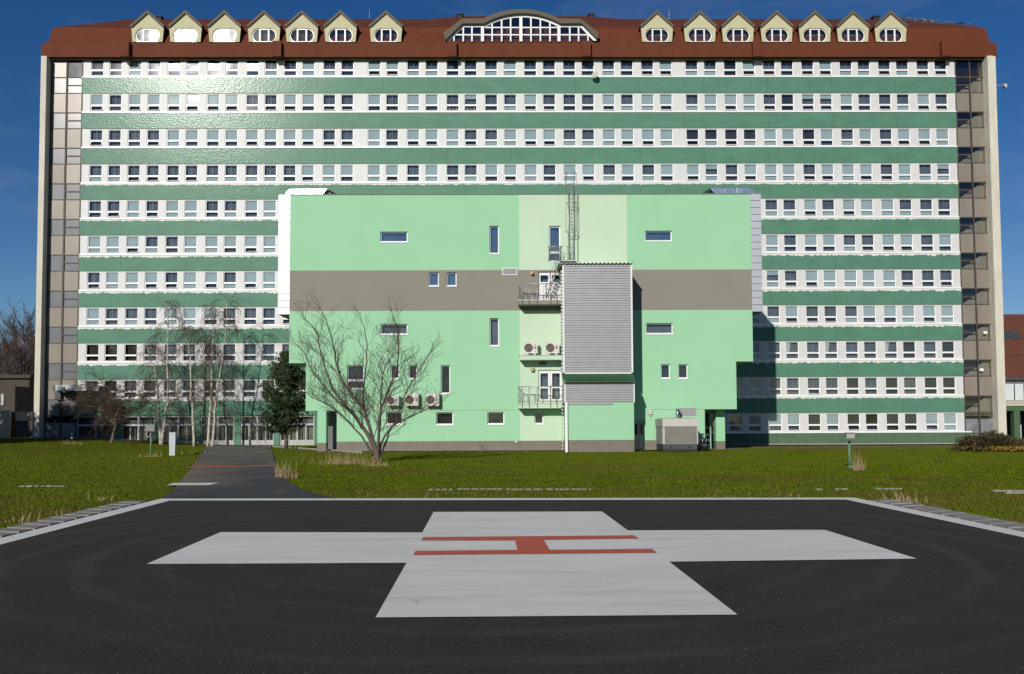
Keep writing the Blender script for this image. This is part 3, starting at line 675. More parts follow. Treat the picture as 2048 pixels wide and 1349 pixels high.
def dormer(px):
    zb, ze, za = Z(84, 1030, VD), Z(53, 1030, VD), Z(26.5, 1030, VD); c = U(px, 70, VD)
    w = 1.49; wb = 1.37; y = -VD
    mb = MB(); out = [(c-wb, zb), (c+wb, zb), (c+w, ze), (c, za), (c-w, ze)]
    cz = zb+.62; hw, hh = 1.10, .66; inn = []
    for s_ in range(40):
        a = 2*math.pi*s_/40; ca, sa = math.cos(a), math.sin(a)
        x_ = (hw-hh)*(1 if ca > 0 else -1)+hh*ca; inn.append((c+x_*1.0, max(zb+.03, cz+hh*sa)))
    rim = ring(mb, out, inn, (c, cz), 'dormer_cream', y)
    for k in range(len(rim)):
        j = (k+1) % len(rim); mb.poly([(rim[k][0], y, rim[k][1]), (rim[j][0], y, rim[j][1]), (rim[j][0], y+.14, rim[j][1]), (rim[k][0], y+.14, rim[k][1])], 'dormer_cream')
    for s_ in (-1, 1): mb.poly([(c+s_*wb, y, zb), (c+s_*w, y, ze), (c+s_*w, 4.5, ze), (c+s_*wb, 4.5, zb)], 'roof_brown')
    d = part(mb, 'dormer', hosp)
    mb = MB(); t = .16                         # boarded verges and the little roof behind them
    for s_ in (-1, 1):
        ax = (c, za+.22); bx = (c+s_*(w+.10), ze+.02); dx, dz = bx[0]-ax[0], bx[1]-ax[1]; ln = math.hypot(dx, dz); nx, nz = dz/ln*s_*t*1.5, -dx/ln*s_*t*1.5
        mb.prism([(ax[0], y-.16, ax[1]), (bx[0], y-.16, bx[1]), (bx[0]+nx*.9, y-.16, bx[1]+nz), (ax[0], y-.16, ax[1]-.30)], (0, .18, 0), 'verge_wood')
        mb.prism([(ax[0], y+.022, ax[1]), (bx[0], y+.022, bx[1]), (bx[0], y+.022, bx[1]-.12), (ax[0], y+.022, ax[1]-.13)], (0, 6.0, 0), 'roof_dark')
    part(mb, 'dormer_roof', d)
    mb, mg_ = MB(), MB()
    ring(mb, inn, [(c+(x_-c)*.93, cz+(z_-cz)*.90) for x_, z_ in inn], (c, cz), 'white_frame', y+.10)
    for s_ in (-1, 1): mb.box(c+s_*.40-.065, c+s_*.40+.065, y+.06, y+.13, zb+.03, cz+.60, 'white_frame')
    mb.box(c-.335, c+.335, y+.065, y+.13, cz+.53, cz+.61, 'white_frame'); mb.box(c-1, c+1, y-.02, y+.13, zb-.01, zb+.035, 'sill')
    part(mb, 'window_frame', d)
    jx, jz = rng.gauss(0, .003), rng.gauss(0, .003)
    mg_.poly([(x_, y+.115+jx*(x_-c)+jz*(z_-cz), z_) for x_, z_ in inn], 'glass'); mg_.box(c-1.2, c+1.2, y+.6, y+.62, zb, cz+.8, 'room'); part(mg_, 'pane', d)
for px in (295, 371, 449, 528, 603.5, 681, 772, 1314, 1400, 1476, 1553.5, 1630, 1706, 1781.5): dormer(px)
# wide arched dormer
VW = .5
def AP(X, Y): return L(870+X/5.851, 10+Y/5.851, VW)
def arc3(a, m_, b, n=24):
    (x1, y1), (x2, y2), (x3, y3) = a, m_, b; d = 2*(x1*(y2-y3)+x2*(y3-y1)+x3*(y1-y2))
    cx_ = ((x1*x1+y1*y1)*(y2-y3)+(x2*x2+y2*y2)*(y3-y1)+(x3*x3+y3*y3)*(y1-y2))/d; cy_ = ((x1*x1+y1*y1)*(x3-x2)+(x2*x2+y2*y2)*(x1-x3)+(x3*x3+y3*y3)*(x2-x1))/d
    r_ = math.hypot(x1-cx_, y1-cy_); a1, a2 = math.atan2(y1-cy_, x1-cx_), math.atan2(y3-cy_, x3-cx_)
    return [(cx_+r_*math.cos(a1+(a2-a1)*i/n), cy_+r_*math.sin(a1+(a2-a1)*i/n)) for i in range(n+1)]
o1 = [AP(128,428), AP(322,238)]+arc3(AP(575,237), AP(1020,118), AP(1463,237))+[AP(1712,236), AP(1895,420)]
t1 = [AP(100,345), AP(316,180)]+arc3(AP(560,180), AP(1010,70), AP(1458,181))+[AP(1700,181), AP(1908,345)]
i1 = [AP(165,425), AP(332,262)]+arc3(AP(585,262), AP(1020,147), AP(1450,262))+[AP(1700,262), AP(1855,420)]
zb = o1[0][1]; y = -VW
mb = MB()
for k in range(len(o1)-1):
    mb.poly([(i1[k][0],y,i1[k][1]),(i1[k+1][0],y,i1[k+1][1]),(o1[k+1][0],y,o1[k+1][1]),(o1[k][0],y,o1[k][1])], 'white_frame')
    mb.poly([(o1[k][0],y,o1[k][1]),(o1[k+1][0],y,o1[k+1][1]),(o1[k+1][0],7,o1[k+1][1]),(o1[k][0],7,o1[k][1])], 'roof_dark')
def topz(x_):
    for k in range(len(i1)-1):
        if i1[k][0] <= x_ <= i1[k+1][0]: t = (x_-i1[k][0])/(i1[k+1][0]-i1[k][0]); return i1[k][1]*(1-t)+i1[k+1][1]*t
    return zb
for X, wd in ((222,.055),(330,.06),(432,.06),(555,.12),(668,.055),(780,.06),(885,.06),(1005,.12),(1123,.06),(1233,.055),(1345,.06),(1450,.12),(1577,.06),(1680,.06),(1790,.055)):
    x_ = AP(X, 300)[0]; mb.box(x_-wd*1.15, x_+wd*1.15, y+.002, y+.10, zb, max(zb+.05, topz(x_)+.05), 'white_frame')
for Y, xa, xb in ((265, 590, 1450), (350, 225, 1795)):
    (xa_, z_), (xb_, _) = AP(xa, Y), AP(xb, Y); mb.box(xa_, xb_, y+.004, y+.09, z_-.055, z_+.055, 'white_frame')
ad = part(mb, 'arched_dormer', hosp)
mb = MB()
for k in range(len(t1)-1):
    a, b, c, d_ = t1[k], t1[k+1], o1[k+1], o1[k]
    mb.prism([(a[0],y-.35,a[1]),(b[0],y-.35,b[1]),(c[0],y-.35,c[1]+.015),(d_[0],y-.35,d_[1]+.015)], (0,.36,0), 'verge_wood')
    mb.poly([(a[0],y-.34,a[1]+.01),(b[0],y-.34,b[1]+.01),(b[0],7.5,b[1]+.01),(a[0],7.5,a[1]+.01)], 'roof_dark')
part(mb, 'dormer_roof', ad)
mb = MB(); mb.poly([(x_, y+.06, z_) for x_, z_ in i1], 'glass'); mb.box(i1[0][0]+1, i1[-1][0]-1, 1.2, 1.22, zb, zb+2.2, 'room'); part(mb, 'pane', ad)
# shiny rounded canopy over the left side entrance
mb = MB(); u0, u1 = U(98, 775, 2.2), U(188, 775, 2.2); zc = Z(782, 140, 2.2); zd = Z(770.5, 140, 2.2); n = 40; pts = []
for i in range(n+1):
    t = i/n; x_ = u0+(u1-u0)*t; e_ = min(t, 1-t)*6; dep = 2.2-(.9*(1-min(1, e_))**2) + .10*math.sin(t*9.5+1); pts.append((x_, -dep))
for i in range(n):
    a, b = pts[i], pts[i+1]
    mb.poly([(a[0],a[1],zc),(b[0],b[1],zc),(b[0],b[1],zd),(a[0],a[1],zd)], 'duct_metal', True); mb.poly([(a[0],a[1],zd),(b[0],b[1],zd),(b[0],-.1,zd),(a[0],-.1,zd)], 'gen_base'); mb.poly([(a[0],a[1],zc),(b[0],b[1],zc),(b[0],-.1,zc),(a[0],-.1,zc)], 'gen_base')
mb.box(U(110, 800, .3), U(122, 800, .3), -.4, -.05, Z(800, 110), zc, 'gen_base'); part(mb, 'canopy', hosp)
# things fixed to it
sd = L(1190, 152, .5); mb = MB()
nrm = Vector((-.45, -1, .35)).normalized(); tx = nrm.cross(Vector((0, 0, 1))).normalized(); tz = tx.cross(nrm).normalized(); cc = Vector((sd[0], -.55, sd[1]))
prev = None
for i in range(5):
    r_ = .33*i/4; dp = .10*(i/4)**2; ringp = [tuple(cc + nrm*dp + (tx*math.cos(w*math.pi/8)+tz*math.sin(w*math.pi/8))*r_) for w in range(16)]
    if prev:
        for w in range(16): mb.poly([prev[w], prev[(w+1) % 16], ringp[(w+1) % 16], ringp[w]], 'gen_light', True)
    prev = ringp
dsh = thing('satellite_dish', 'small pale satellite dish on the topmost green stripe', 'satellite dish', (sd[0], -.07, sd[1]-.4), frame=True)
part(mb, 'reflector', dsh)
mb = MB(); mb.tube([(sd[0]+.05, -.07, sd[1]-.4), (sd[0]+.02, -.35, sd[1]-.35), (sd[0], -.5, sd[1]-.03)], .025, 'galvanised', 6); part(mb, 'bracket', dsh)
mb = MB(); mb.tube([tuple(cc-tz*.3), tuple(cc+nrm*.42-tz*.12)], .015, 'galvanised', 5); mb.ball(tuple(cc+nrm*.43-tz*.12), .05, 'gen_light', 6, 4); part(mb, 'receiver', dsh)
lp = L(2009, 173, .2); lf = thing('wall_floodlight', 'white floodlight on a thin arm beyond the right concrete pier', 'floodlight', (f1+.05, -.2, lp[1]+.12), frame=True)
mb = MB(); mb.tube([(f1-.02, -.2, lp[1]+.12), (lp[0]-.1, -.2, lp[1]+.08)], .03, 'cabinet_white', 6); part(mb, 'arm', lf)
mb = MB(); mb.prism([(lp[0]-.15,-.35,lp[1]+.18),(lp[0]+.13,-.35,lp[1]+.2),(lp[0]+.17,-.35,lp[1]-.06),(lp[0]+.06,-.35,lp[1]-.2),(lp[0]-.1,-.35,lp[1]-.02)], (0,.32,0), 'cabinet_white'); part(mb, 'lamp_head', lf)
# pigeons on the right hip of the roof
pig = random.Random(5); P0, P1 = Vector(rr_), Vector(f1r)
for k in range(26):
    t = pig.uniform(.06, .80) if k else .86; q = P0.lerp(P1, t); q = q + Vector((pig.uniform(-.5, .25), pig.uniform(-.3, 1.0)*(1-t)*0, 0))
    zz = q.z + .01; mb = MB(); s_ = pig.choice((-1, 1)); mm = pig.choice(('bird_grey', 'bird_grey', 'dark', 'bird_grey', 'gen_grey'))
    mb.ball((q.x, q.y, zz+.15), (.17, .09, .10), mm, 8, 5); mb.ball((q.x+s_*.15, q.y, zz+.28), (.06, .05, .06), mm, 6, 4)
    mb.tube([(q.x+s_*.10, q.y, zz+.18), (q.x+s_*.15, q.y, zz+.27)], .05, mm, 6); mb.prism([(q.x-s_*.13, q.y-.05, zz+.15), (q.x-s_*.34, q.y-.06, zz+.10), (q.x-s_*.34, q.y+.06, zz+.10), (q.x-s_*.13, q.y+.05, zz+.15)], (0, 0, .03), mm)
    mb.tube([(q.x+s_*.20, q.y, zz+.28), (q.x+s_*.25, q.y, zz+.265)], [.02, .005], 'lamp_tan', 4)
    for w in (-.03, .03): mb.tube([(q.x, q.y+w, zz-.12), (q.x, q.y+w, zz+.08)], .012, 'lamp_tan', 4)
    if k == 0: solo(mb, 'pigeon', 'dark pigeon sitting apart lowest on the right roof hip', 'bird', 'pigeons on the roof hip', frame=True)
    else: solo(mb, 'pigeon', 'pigeon in the loose flock along the right hip of the brown roof', 'bird', 'pigeons on the roof hip', frame=True)
# ------------------------------------------------------------------ the annex
def LA(px, py, e=0.0): return L(px, py, VA+e)
def UA(px, py=650, e=0.0): return LA(px, py, e)[0]
def ZA(py, px=1040, e=0.0): return LA(px, py, e)[1]
yA = -VA; YAB = yA+14
zTopA, zB1, zB2 = ZA(389.5), ZA(540.5), ZA(621.5)
zR_, zM_, zP_ = ZA(725), ZA(820.5), ZA(882); zG = -1.0
uA0, uA1 = UA(579.3, 560), UA(1503.5, 560); uB0, uB1 = UA(611.6, 780), UA(1473, 780); uC0, uC1 = UA(673.5, 860), UA(1410, 860)
uP0, uP1 = UA(1039, 600), UA(1254, 460)
annex = thing('annex_building', 'pale green annex with taupe stripe, grey clad shaft and overhanging sides', 'annex', ((uC0+uC1)/2, yA, -.4), frame=True)
AW = []   # window openings: px0 px1 py0 py1 (photo), rails, name
def aw(x0, x1, y0, y1, rails=None, nm='window', **k): AW.append((UA(x0, (y0+y1)/2), UA(x1, (y0+y1)/2), ZA(y1, (x0+x1)/2), ZA(y0, (x0+x1)/2), rails, nm, k))
aw(760.4,815,463.6,484); aw(1290.3,1344,461.7,482); aw(761,815,648.7,668.8); aw(1292,1346,646.7,667.8)
aw(857.7,877.7,545,572); aw(893.5,913,545,572); aw(979,998,452,507.3); aw(979.4,998.2,636.7,692)
aw(693.7,728,731,778,.36); aw(780.7,798.5,731,757.7); aw(817,834,731,757.7, up='K'); aw(881.5,900.5,731,787.4)
aw(772,805,824.8,849); aw(872,906.4,825,849.7); aw(974.5,1008.5,824.6,848.6); aw(1069,1086.8,825,848)
aw(1321.8,1340.5,729,757); aw(1356.7,1375.9,729,757)
aw(1098,1121,452,523.5,None,'balcony_door')
zS = [zG, zP_, zM_, zR_, zB2, zB1, zTopA]; uS = [uA0, uB0, uC0, uP0, uP1, uC1, uB1, uA1]
for w in AW: uS += [w[0], w[1]]; zS += [w[2], w[3]]
DR = [(UA(1077,570), UA(1124,570), ZA(600.5,1100), ZA(543.5,1100)), (UA(1077,770), UA(1124,770), ZA(803,1100), ZA(740,1100)), (UA(1268.5,870), UA(1289.6,870), ZA(899,1280), ZA(843,1280))]
for d_ in DR: uS += d_[:2]; zS += d_[2:]
uS = sorted(set(round(x, 4) for x in uS)); zS = sorted(set(round(x, 4) for x in zS))
mb = MB()
for i in range(len(uS)-1):
    for j in range(len(zS)-1):
        a, b, c, d_ = uS[i], uS[i+1], zS[j], zS[j+1]; u, z = (a+b)/2, (c+d_)/2
        lo_, hi_ = (uA0, uA1) if z > zR_ else (uB0, uB1) if z > zM_ else (uC0, uC1)
        if not lo_ < u < hi_: continue
        if any(w[0] < u < w[1] and w[2] < z < w[3] for w in AW) or any(w[0] < u < w[1] and w[2] < z < w[3] for w in DR): continue
        if z < zP_: m_ = 'annex_plinth'
        elif zB2 < z < zB1: m_ = 'annex_taupe'
        elif uP0 < u < uP1: m_ = 'annex_pale'
        else: m_ = 'annex_green'
        mb.poly([(a,yA,c),(b,yA,c),(b,yA,d_),(a,yA,d_)], m_)
def side(u, z0, z1): 
    for (c, d_) in ((max(z0, -9), min(z1, zB2)), (max(z0, zB2), min(z1, zB1)), (max(z0, zB1), z1)):
        if d_ > c: mb.poly([(u,yA,c),(u,YAB,c),(u,YAB,d_),(u,yA,d_)], 'annex_taupe' if abs(c-zB2) < 1e-6 else 'annex_green')
for u in (uA0, uA1): side(u, zR_, zTopA)
for u in (uB0, uB1): side(u, zM_, zR_)
for u in (uC0, uC1): side(u, zG, zM_)
for (a, b, z) in ((uA0, uB0, zR_), (uB1, uA1, zR_), (uB0, uC0, zM_), (uC1, uB1, zM_), (uA0, uA1, zTopA)): mb.poly([(a,yA,z),(b,yA,z),(b,YAB,z),(a,YAB,z)], 'annex_green')
mb.poly([(uA0,YAB,zR_),(uA1,YAB,zR_),(uA1,YAB,zTopA),(uA0,YAB,zTopA)], 'annex_green'); mb.poly([(uC0,YAB,zG),(uC1,YAB,zG),(uC1,YAB,zR_),(uC0,YAB,zR_)], 'annex_green')
mb.box(uA0-.03, uA1+.03, yA-.06, yA+.25, zTopA, zTopA+.05, 'gen_grey')      # sheet coping
for (a, b) in ((uC0, UA(1123, 820)), (UA(1296, 819), uC1)): mb.box(a, b, yA-.006, yA+.05, zM_-.012, zM_+.012, 'gen_grey')  # seam
part(mb, 'wall', annex)
for w in AW:
    k = dict(w[6]); k.setdefault('up', 'D'); dr = w[5] == 'balcony_door'
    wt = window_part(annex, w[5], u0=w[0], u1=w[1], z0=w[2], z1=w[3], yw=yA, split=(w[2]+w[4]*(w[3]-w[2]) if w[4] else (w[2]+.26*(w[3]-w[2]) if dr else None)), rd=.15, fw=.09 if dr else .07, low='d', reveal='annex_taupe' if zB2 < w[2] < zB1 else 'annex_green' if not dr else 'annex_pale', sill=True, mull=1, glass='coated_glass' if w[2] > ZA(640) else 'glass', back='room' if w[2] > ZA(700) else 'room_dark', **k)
# balcony and service doors
for n_, (a, b, c, d_) in enumerate(DR):
    mf, mg_ = MB(), MB(); y0 = yA+.18; mid = (a+b)/2
    for q in ([(a,yA,c),(a,y0,c),(a,y0,d_),(a,yA,d_)], [(b,yA,c),(b,y0,c),(b,y0,d_),(b,yA,d_)], [(a,yA,d_),(b,yA,d_),(b,y0,d_),(a,y0,d_)]): mf.poly(q, 'annex_taupe' if n_ == 0 else 'annex_pale' if n_ == 1 else 'annex_green')
    if n_ == 2:
        mf.box(a, b, y0, y0+.06, c, d_, 'louvre')
        for s_ in ((a+.08, mid-.12), (mid+.10, b-.14)): mg_.box(s_[0], s_[1], y0-.012, y0-.002, d_-.95, d_-.2, 'dark')
        mf.box(mid-.012, mid+.012, y0-.012, y0-.001, c, d_, 'gen_grey'); nm = 'service_door'
    else:
        for s_ in ((a, mid), (mid, b)):
            x0, x1 = s_[0]+.012, s_[1]-.012; zs = c+(d_-c)*(.62 if n_ == 0 else .45)
            mf.box(x0, x0+.13, y0, y0+.07, c+.03, d_-.12, 'white_frame'); mf.box(x1-.13, x1, y0, y0+.07, c+.03, d_-.12, 'white_frame')
            mf.box(x0+.13, x1-.13, y0, y0+.07, d_-.24, d_-.12, 'white_frame'); mf.box(x0+.13, x1-.13, y0, y0+.07, c+.03, c+.16, 'white_frame'); mf.box(x0+.13, x1-.13, y0, y0+.07, zs-.07, zs+.05, 'white_frame')
            mg_.poly([(x0+.13,y0+.03,zs+.05),(x1-.13,y0+.03,zs+.05),(x1-.13,y0+.03,d_-.24),(x0+.13,y0+.03,d_-.24)], 'glass')
            if n_ == 0:
                for j in range(5):
                    q = x0+.13+(x1-x0-.26)*j/5; mf.box(q+.008, q+(x1-x0-.26)/5-.008, y0+.02, y0+.05, c+.16, zs-.07, 'white_frame')
            else: mg_.poly([(x0+.13,y0+.03,c+.16),(x1-.13,y0+.03,c+.16),(x1-.13,y0+.03,zs-.07),(x0+.13,y0+.03,zs-.07)], 'glass')
        mf.box(a, b, y0-.02, y0+.08, d_-.118, d_-.002, 'white_frame'); mg_.box(a, b, y0+.5, y0+.52, c, d_, 'room'); nm = 'double_door'
    dd = part(mf, nm, annex); part(mg_, 'pane', dd)
    mh = MB(); mh.box(mid+.06, mid+.09, y0-.05, y0-.004, c+1.0, c+1.16, 'steel'); part(mh, 'handle', dd)
# metal clad duct boxes down both sides, with the ducts coming over the roof
for s_ in (-1, 1):
    mb = MB(); e0, e1 = (UA(556.5, 500), uA0-.002) if s_ < 0 else (uA1+.002, UA(1523.5, 500))
    zt, zb = ZA(388.5), ZA(625.5, 1040) if s_ > 0 else ZA(628); n = 17; hh = (zt-zb)/n
    for k in range(n):
        mb.box(e0, e1, yA+.02, yA+7, zb+k*hh+.022, zb+(k+1)*hh-.022, 'clad_metal')
    mb.box(e0+.02, e1-.02, yA+.06, yA+6.98, zb+.004, zt-.004, 'gen_grey'); part(mb, 'duct_cladding', annex)
    mb = MB(); x0, x1 = (UA(569, 380), UA(678, 380)) if s_ < 0 else (UA(1401, 380), UA(1511.5, 380)); zlo, zhi = zTopA+.075, ZA(375.5)
    path = []; r_ = zhi-zlo
    if s_ < 0: path = [(x0+r_*(1-math.cos(t*math.pi/2/8)), zlo+r_*math.sin(t*math.pi/2/8)) for t in range(9)] + [(x1-.9+i*.0, zhi) for i in (0,)] + [(x1, zlo)]
    else: path = [(x1-r_*(1-math.cos(t*math.pi/2/8)), zlo+r_*math.sin(t*math.pi/2/8)) for t in range(9)] + [(x0+.75, zhi)] + [(x0, zlo)]
    pl = path[:-2]; e_a, e_b = path[-2], path[-1]
    fan = pl+[e_a]+[(e_a[0]+(.35 if s_ > 0 else -.35), zlo)]
    # front sheet slightly pillowed, rear sheet, and the wrapped top
    yf, ybk = yA+.30, yA+1.25
    seg = 7; xs_ = np.linspace(min(p[0] for p in pl), e_a[0] if s_ < 0 else max(p[0] for p in pl), seg+1)
    mb.poly([(p[0], yf, p[1]) for p in fan], 'duct_metal')
    mb.poly([(p[0], ybk, p[1]) for p in fan], 'duct_metal')
    for i in range(len(pl)-1): mb.poly([(pl[i][0],yf,pl[i][1]),(pl[i+1][0],yf,pl[i+1][1]),(pl[i+1][0],ybk,pl[i+1][1]),(pl[i][0],ybk,pl[i][1])], 'duct_metal', True)
    mb.poly([(pl[-1][0],yf,pl[-1][1]),(e_a[0],yf,e_a[1]),(e_a[0],ybk,e_a[1]),(pl[-1][0],ybk,pl[-1][1])], 'duct_metal')
    mb.poly([(e_a[0],yf,zhi),(e_b[0],yf+.3,zlo),(e_b[0]+(.9 if s_ > 0 else -.9)*.6,yf+.01,zlo)], 'dark'); mb.poly([(e_a[0],ybk,zhi),(e_b[0],ybk,zlo),(e_b[0],yf+.3,zlo),(e_a[0],yf,zhi)], 'dark')
    for t in (.3, .6): 
        xq = e_a[0]*t+pl[-1][0]*(1-t); mb.box(xq-.015, xq+.015, yf-.02, ybk, zlo, zhi+.015, 'duct_metal')
    part(mb, 'roof_duct', annex)
# corner pillars
for (a, b, rec) in ((634.5, 652.2, .02), (1432, 1450, 1.35)):
    mb = MB(); u0, u1 = UA(a, 860, -rec), UA(b, 860, -rec); y0 = yA+rec; zq = ZA(884.5, 1040, -rec)
    mb.box(u0, u1, y0, y0+.75, zq, zM_-.002, 'annex_green'); mb.box(u0, u1, y0, y0+.75, zG, zq-.002, 'annex_plinth'); part(mb, 'corner_pillar', annex)
# recessed dark glazed walls under the overhangs
mb = MB(); mb.box(uB0+.3, uC0-.002, yA+2.6, yA+2.7, zG, zM_-.002, 'grey_glass_panel'); mb.box(uB0+.3, uB0+.4, yA+2.5, yA+2.598, zG, zM_-.002, 'rust_metal'); part(mb, 'passage_screen', annex)
mb = MB(); u0, u1 = UA(1412, 850, -3), UA(1432, 850, -3)
mb.box(uC1+.002, uC1+1.1, yA+3, yA+3.1, zG, zM_-.002, 'annex_green'); a = uC1+.2
mb.box(a, a+.08, yA+2.9, yA+2.998, -.3, 2.35, 'louvre'); mb.box(a+.72, a+.8, yA+2.9, yA+2.998, -.3, 2.35, 'louvre'); mb.box(a+.08, a+.72, yA+2.9, yA+2.998, 2.2, 2.35, 'louvre'); mb.box(a+.08, a+.72, yA+2.9, yA+2.998, 1.05, 1.2, 'louvre'); mb.box(a+.08, a+.72, yA+2.95, yA+2.999, -.3, 1.05, 'dark'); mb.box(a+.08, a+.72, yA+2.95, yA+2.999, 1.2, 2.2, 'dark')
part(mb, 'side_door', annex)
# shaft
eT = 3.2; yT = yA-eT
t0, t1 = UA(1127.5, 640, eT), UA(1263, 640, eT); zt = ZA(529, 1195, eT); zw = ZA(745.5, 1195, eT)
mb = MB(); mb.box(t0+.06, t1-.06, yT+.03, yA-.002, zw-.2, zt-.02, 'gen_grey')
def ribs(mb, u0, u1, yf, z0, z1, n):
    p = (z1-z0)/n
    for k in range(n):
        zz = z0+k*p; prof = [(0, zz), (-.06, zz+.18*p), (-.06, zz+.55*p), (0, zz+.68*p), (0, zz+p)]
        for i in range(4): mb.poly([(u0, yf+prof[i][0], prof[i][1]), (u1, yf+prof[i][0], prof[i][1]), (u1, yf+prof[i+1][0], prof[i+1][1]), (u0, yf+prof[i+1][0], prof[i+1][1])], 'corrugated')
    for u in (u0, u1): mb.poly([(u, yf, z0), (u, yA-.002, z0), (u, yA-.002, z1), (u, yf, z1)], 'corrugated')
ribs(mb, t0, t1, yT, zw, zt, 44)
mb.box(t0-.07, t0+.05, yT-.06, yT+.05, zw, zt, 'white_frame'); mb.box(t1-.05, t1+.07, yT-.06, yT+.05, zw, zt, 'white_frame'); mb.box(t0+.05, t1-.05, yT-.055, yT+.05, zw-.09, zw, 'white_frame')
shaft = part(mb, 'service_shaft', annex)
mb = MB(); n = 90; x0, x1 = t0-.28, t1+.12
for k in range(n):
    a, b = x0+(x1-x0)*k/n, x0+(x1-x0)*(k+1)/n; f = lambda q: .045*math.sin(2*math.pi*(q-x0)/.27)
    for (dz, ) in ((0,), (.03,)): mb.poly([(a,yT-.22,zt+.03+f(a)+dz),(b,yT-.22,zt+.03+f(b)+dz),(b,yA-.02,zt+.25+f(b)+dz),(a,yA-.02,zt+.25+f(a)+dz)], 'galvanised', True)
    mb.poly([(a,yT-.22,zt+.03+f(a)),(b,yT-.22,zt+.03+f(b)),(b,yT-.22,zt+.06+f(b)),(a,yT-.22,zt+.06+f(a))], 'galvanised')
part(mb, 'shaft_roof', shaft)
e2 = eT+.45; yL = yA-e2; l0, l1 = UA(1130, 780, e2), UA(1268, 780, e2); zc1 = ZA(764, 1195, e2); zc0 = ZA(804.5, 1195, e2); zpl = ZA(880.5, 1195, e2)
mb = MB(); mb.box(l0+.15, l1-.01, yL+.05, yA-.002, zpl, zc1+.3, 'annex_green'); mb.box(l0+.15, l1-.01, yL+.052, yA-.002, zG, zpl-.002, 'annex_plinth')
ribs(mb, l0, l1, yL, zc0, zc1, 9); mb.box(l0-.05, l0+.05, yL-.05, yL+.04, zc0, zc1, 'white_frame'); mb.box(l1-.05, l1+.04, yL-.05, yL+.04, zc0-.04, zc1, 'white_frame')
um = UA(1225, 804, e2); mb.box(l0, um, yL-.02, yL+.045, zc0-.17, zc0-.002, 'corrugated'); part(mb, 'shaft_base', shaft)
mb = MB(); n = 34; x0, x1 = UA(1125.5, 752, e2+.4), UA(1270, 752, e2+.4); za, zb_ = ZA(746, 1195, eT)-.09, ZA(762, 1195, e2+.35)
for k in range(n):
    a = x0+(x1-x0)*k/n; p = (x1-x0)/n
    for (i, j, ya, yb) in ((0, .25, 0, .05), (.25, .55, .05, .05), (.55, .8, .05, 0), (.8, 1, 0, 0)):
        mb.poly([(a+i*p, yL-.38-ya*.2, zb_+ya), (a+j*p, yL-.38-yb*.2, zb_+yb), (a+j*p, yT-.03, za+yb), (a+i*p, yT-.03, za+ya)], 'green_sheet')
mb.box(x0, x1, yL-.36, yL-.30, zb_-.08, zb_-.01, 'green_sheet'); part(mb, 'awning', shaft)
mb = MB(); q = UA(1130.8, 700, eT+.2); mb.box(q-.085, q+.085, yL-.16, yL-.02, zG, zc0, 'white_frame'); part(mb, 'downpipe', shaft)
mb = MB(); q = UA(1124.2, 700, eT); k = -.3
while k < zt-.4: mb.box(q-.05, q+.05, yT+.1, yT+.2, k, k+.13, 'galvanised'); k += .24
part(mb, 'cable_ladder', shaft)
# balconies
def railing(mb, u0, u1, yf, yb, z0, h_, posts, left=True):
    m_ = 'galvanised'
    mb.tube([(u0, yf, z0+h_), (u1, yf, z0+h_)], .032, m_, 6); mb.tube([(u0, yf, z0+.12), (u1, yf, z0+.12)], .022, m_, 5)
    for q in posts: mb.tube([(q, yf-.03, z0-.28), (q, yf-.03, z0+h_)], .028, m_, 5)
    n = int((u1-u0)/.13)
    for k in range(1, n):
        q = u0+(u1-u0)*k/n; mb.tube([(q, yf, z0+.12), (q, yf, z0+h_)], .007, m_, 4)
    if left:
        mb.tube([(u0, yf, z0+h_), (u0, yb, z0+h_)], .03, m_, 6); mb.tube([(u0, yf, z0+.12), (u0, yb, z0+.12)], .02, m_, 5)
        for k in range(7): mb.tube([(u0, yf+(yb-yf)*k/7, z0+.12), (u0, yf+(yb-yf)*k/7, z0+h_)], .012, m_, 4)
eB = 1.25
for (pt, pb, mm, hr) in ((601.5, 609, 'annex_taupe', 568), (808.5, 817, 'annex_pale', 773.5)):
    u0, u1 = UA(1037, pt, eB), UA(1123.5, pt, eB)-.02; z1, z0 = ZA(pt, 1080, eB), ZA(pb, 1080, eB)
    mb = MB(); mb.box(u0, u1, yA-eB, yA-.003, z0, z1, mm); mb.box(u0-.03, u1, yA-eB-.03, yA-.003, z1+.002, z1+.06, 'galvanised'); bal = part(mb, 'balcony', annex)
    mb = MB(); h_ = ZA(hr, 1080, eB)-z1; railing(mb, u0+.02, u1, yA-eB-.02, yA-.05, z1+.06, h_-.06, [u0+.25, u0+.75, u0+1.3, u1-.75, u1-.3]); part(mb, 'railing', bal)
mb = MB(); u0, u1 = UA(1040, 712, 1.1), UA(1124.6, 712, 1.1); z1, z0 = ZA(712, 1080, 1.1), ZA(720, 1080, 1.1)
mb.box(u0, u1, yA-1.1, yA-.003, z0, z1, 'annex_pale'); mb.box(u0-.03, u1, yA-1.13, yA-.003, z1+.002, z1+.05, 'louvre'); part(mb, 'shelf', annex)
zShelf = z1+.05
# upper railing in front of the tall glazed door
mb = MB(); a, b = UA(1096, 510, .12), UA(1123, 510, .12); za, zb_ = ZA(493.5, 1110, .12), ZA(521.5, 1110, .12)
for q in (za, zb_): mb.tube([(a, yA-.12, q), (b, yA-.12, q)], .03, 'galvanised', 6)
for k in range(9): q = a+.06+(b-a-.12)*k/8; mb.tube([(q, yA-.12, zb_), (q, yA-.12, za)], .012 if k % 8 else .025, 'galvanised', 4)
for q in (a, b): mb.tube([(q, yA-.12, za), (q, yA, za)], .02, 'galvanised', 4)
part(mb, 'door_guard', annex)
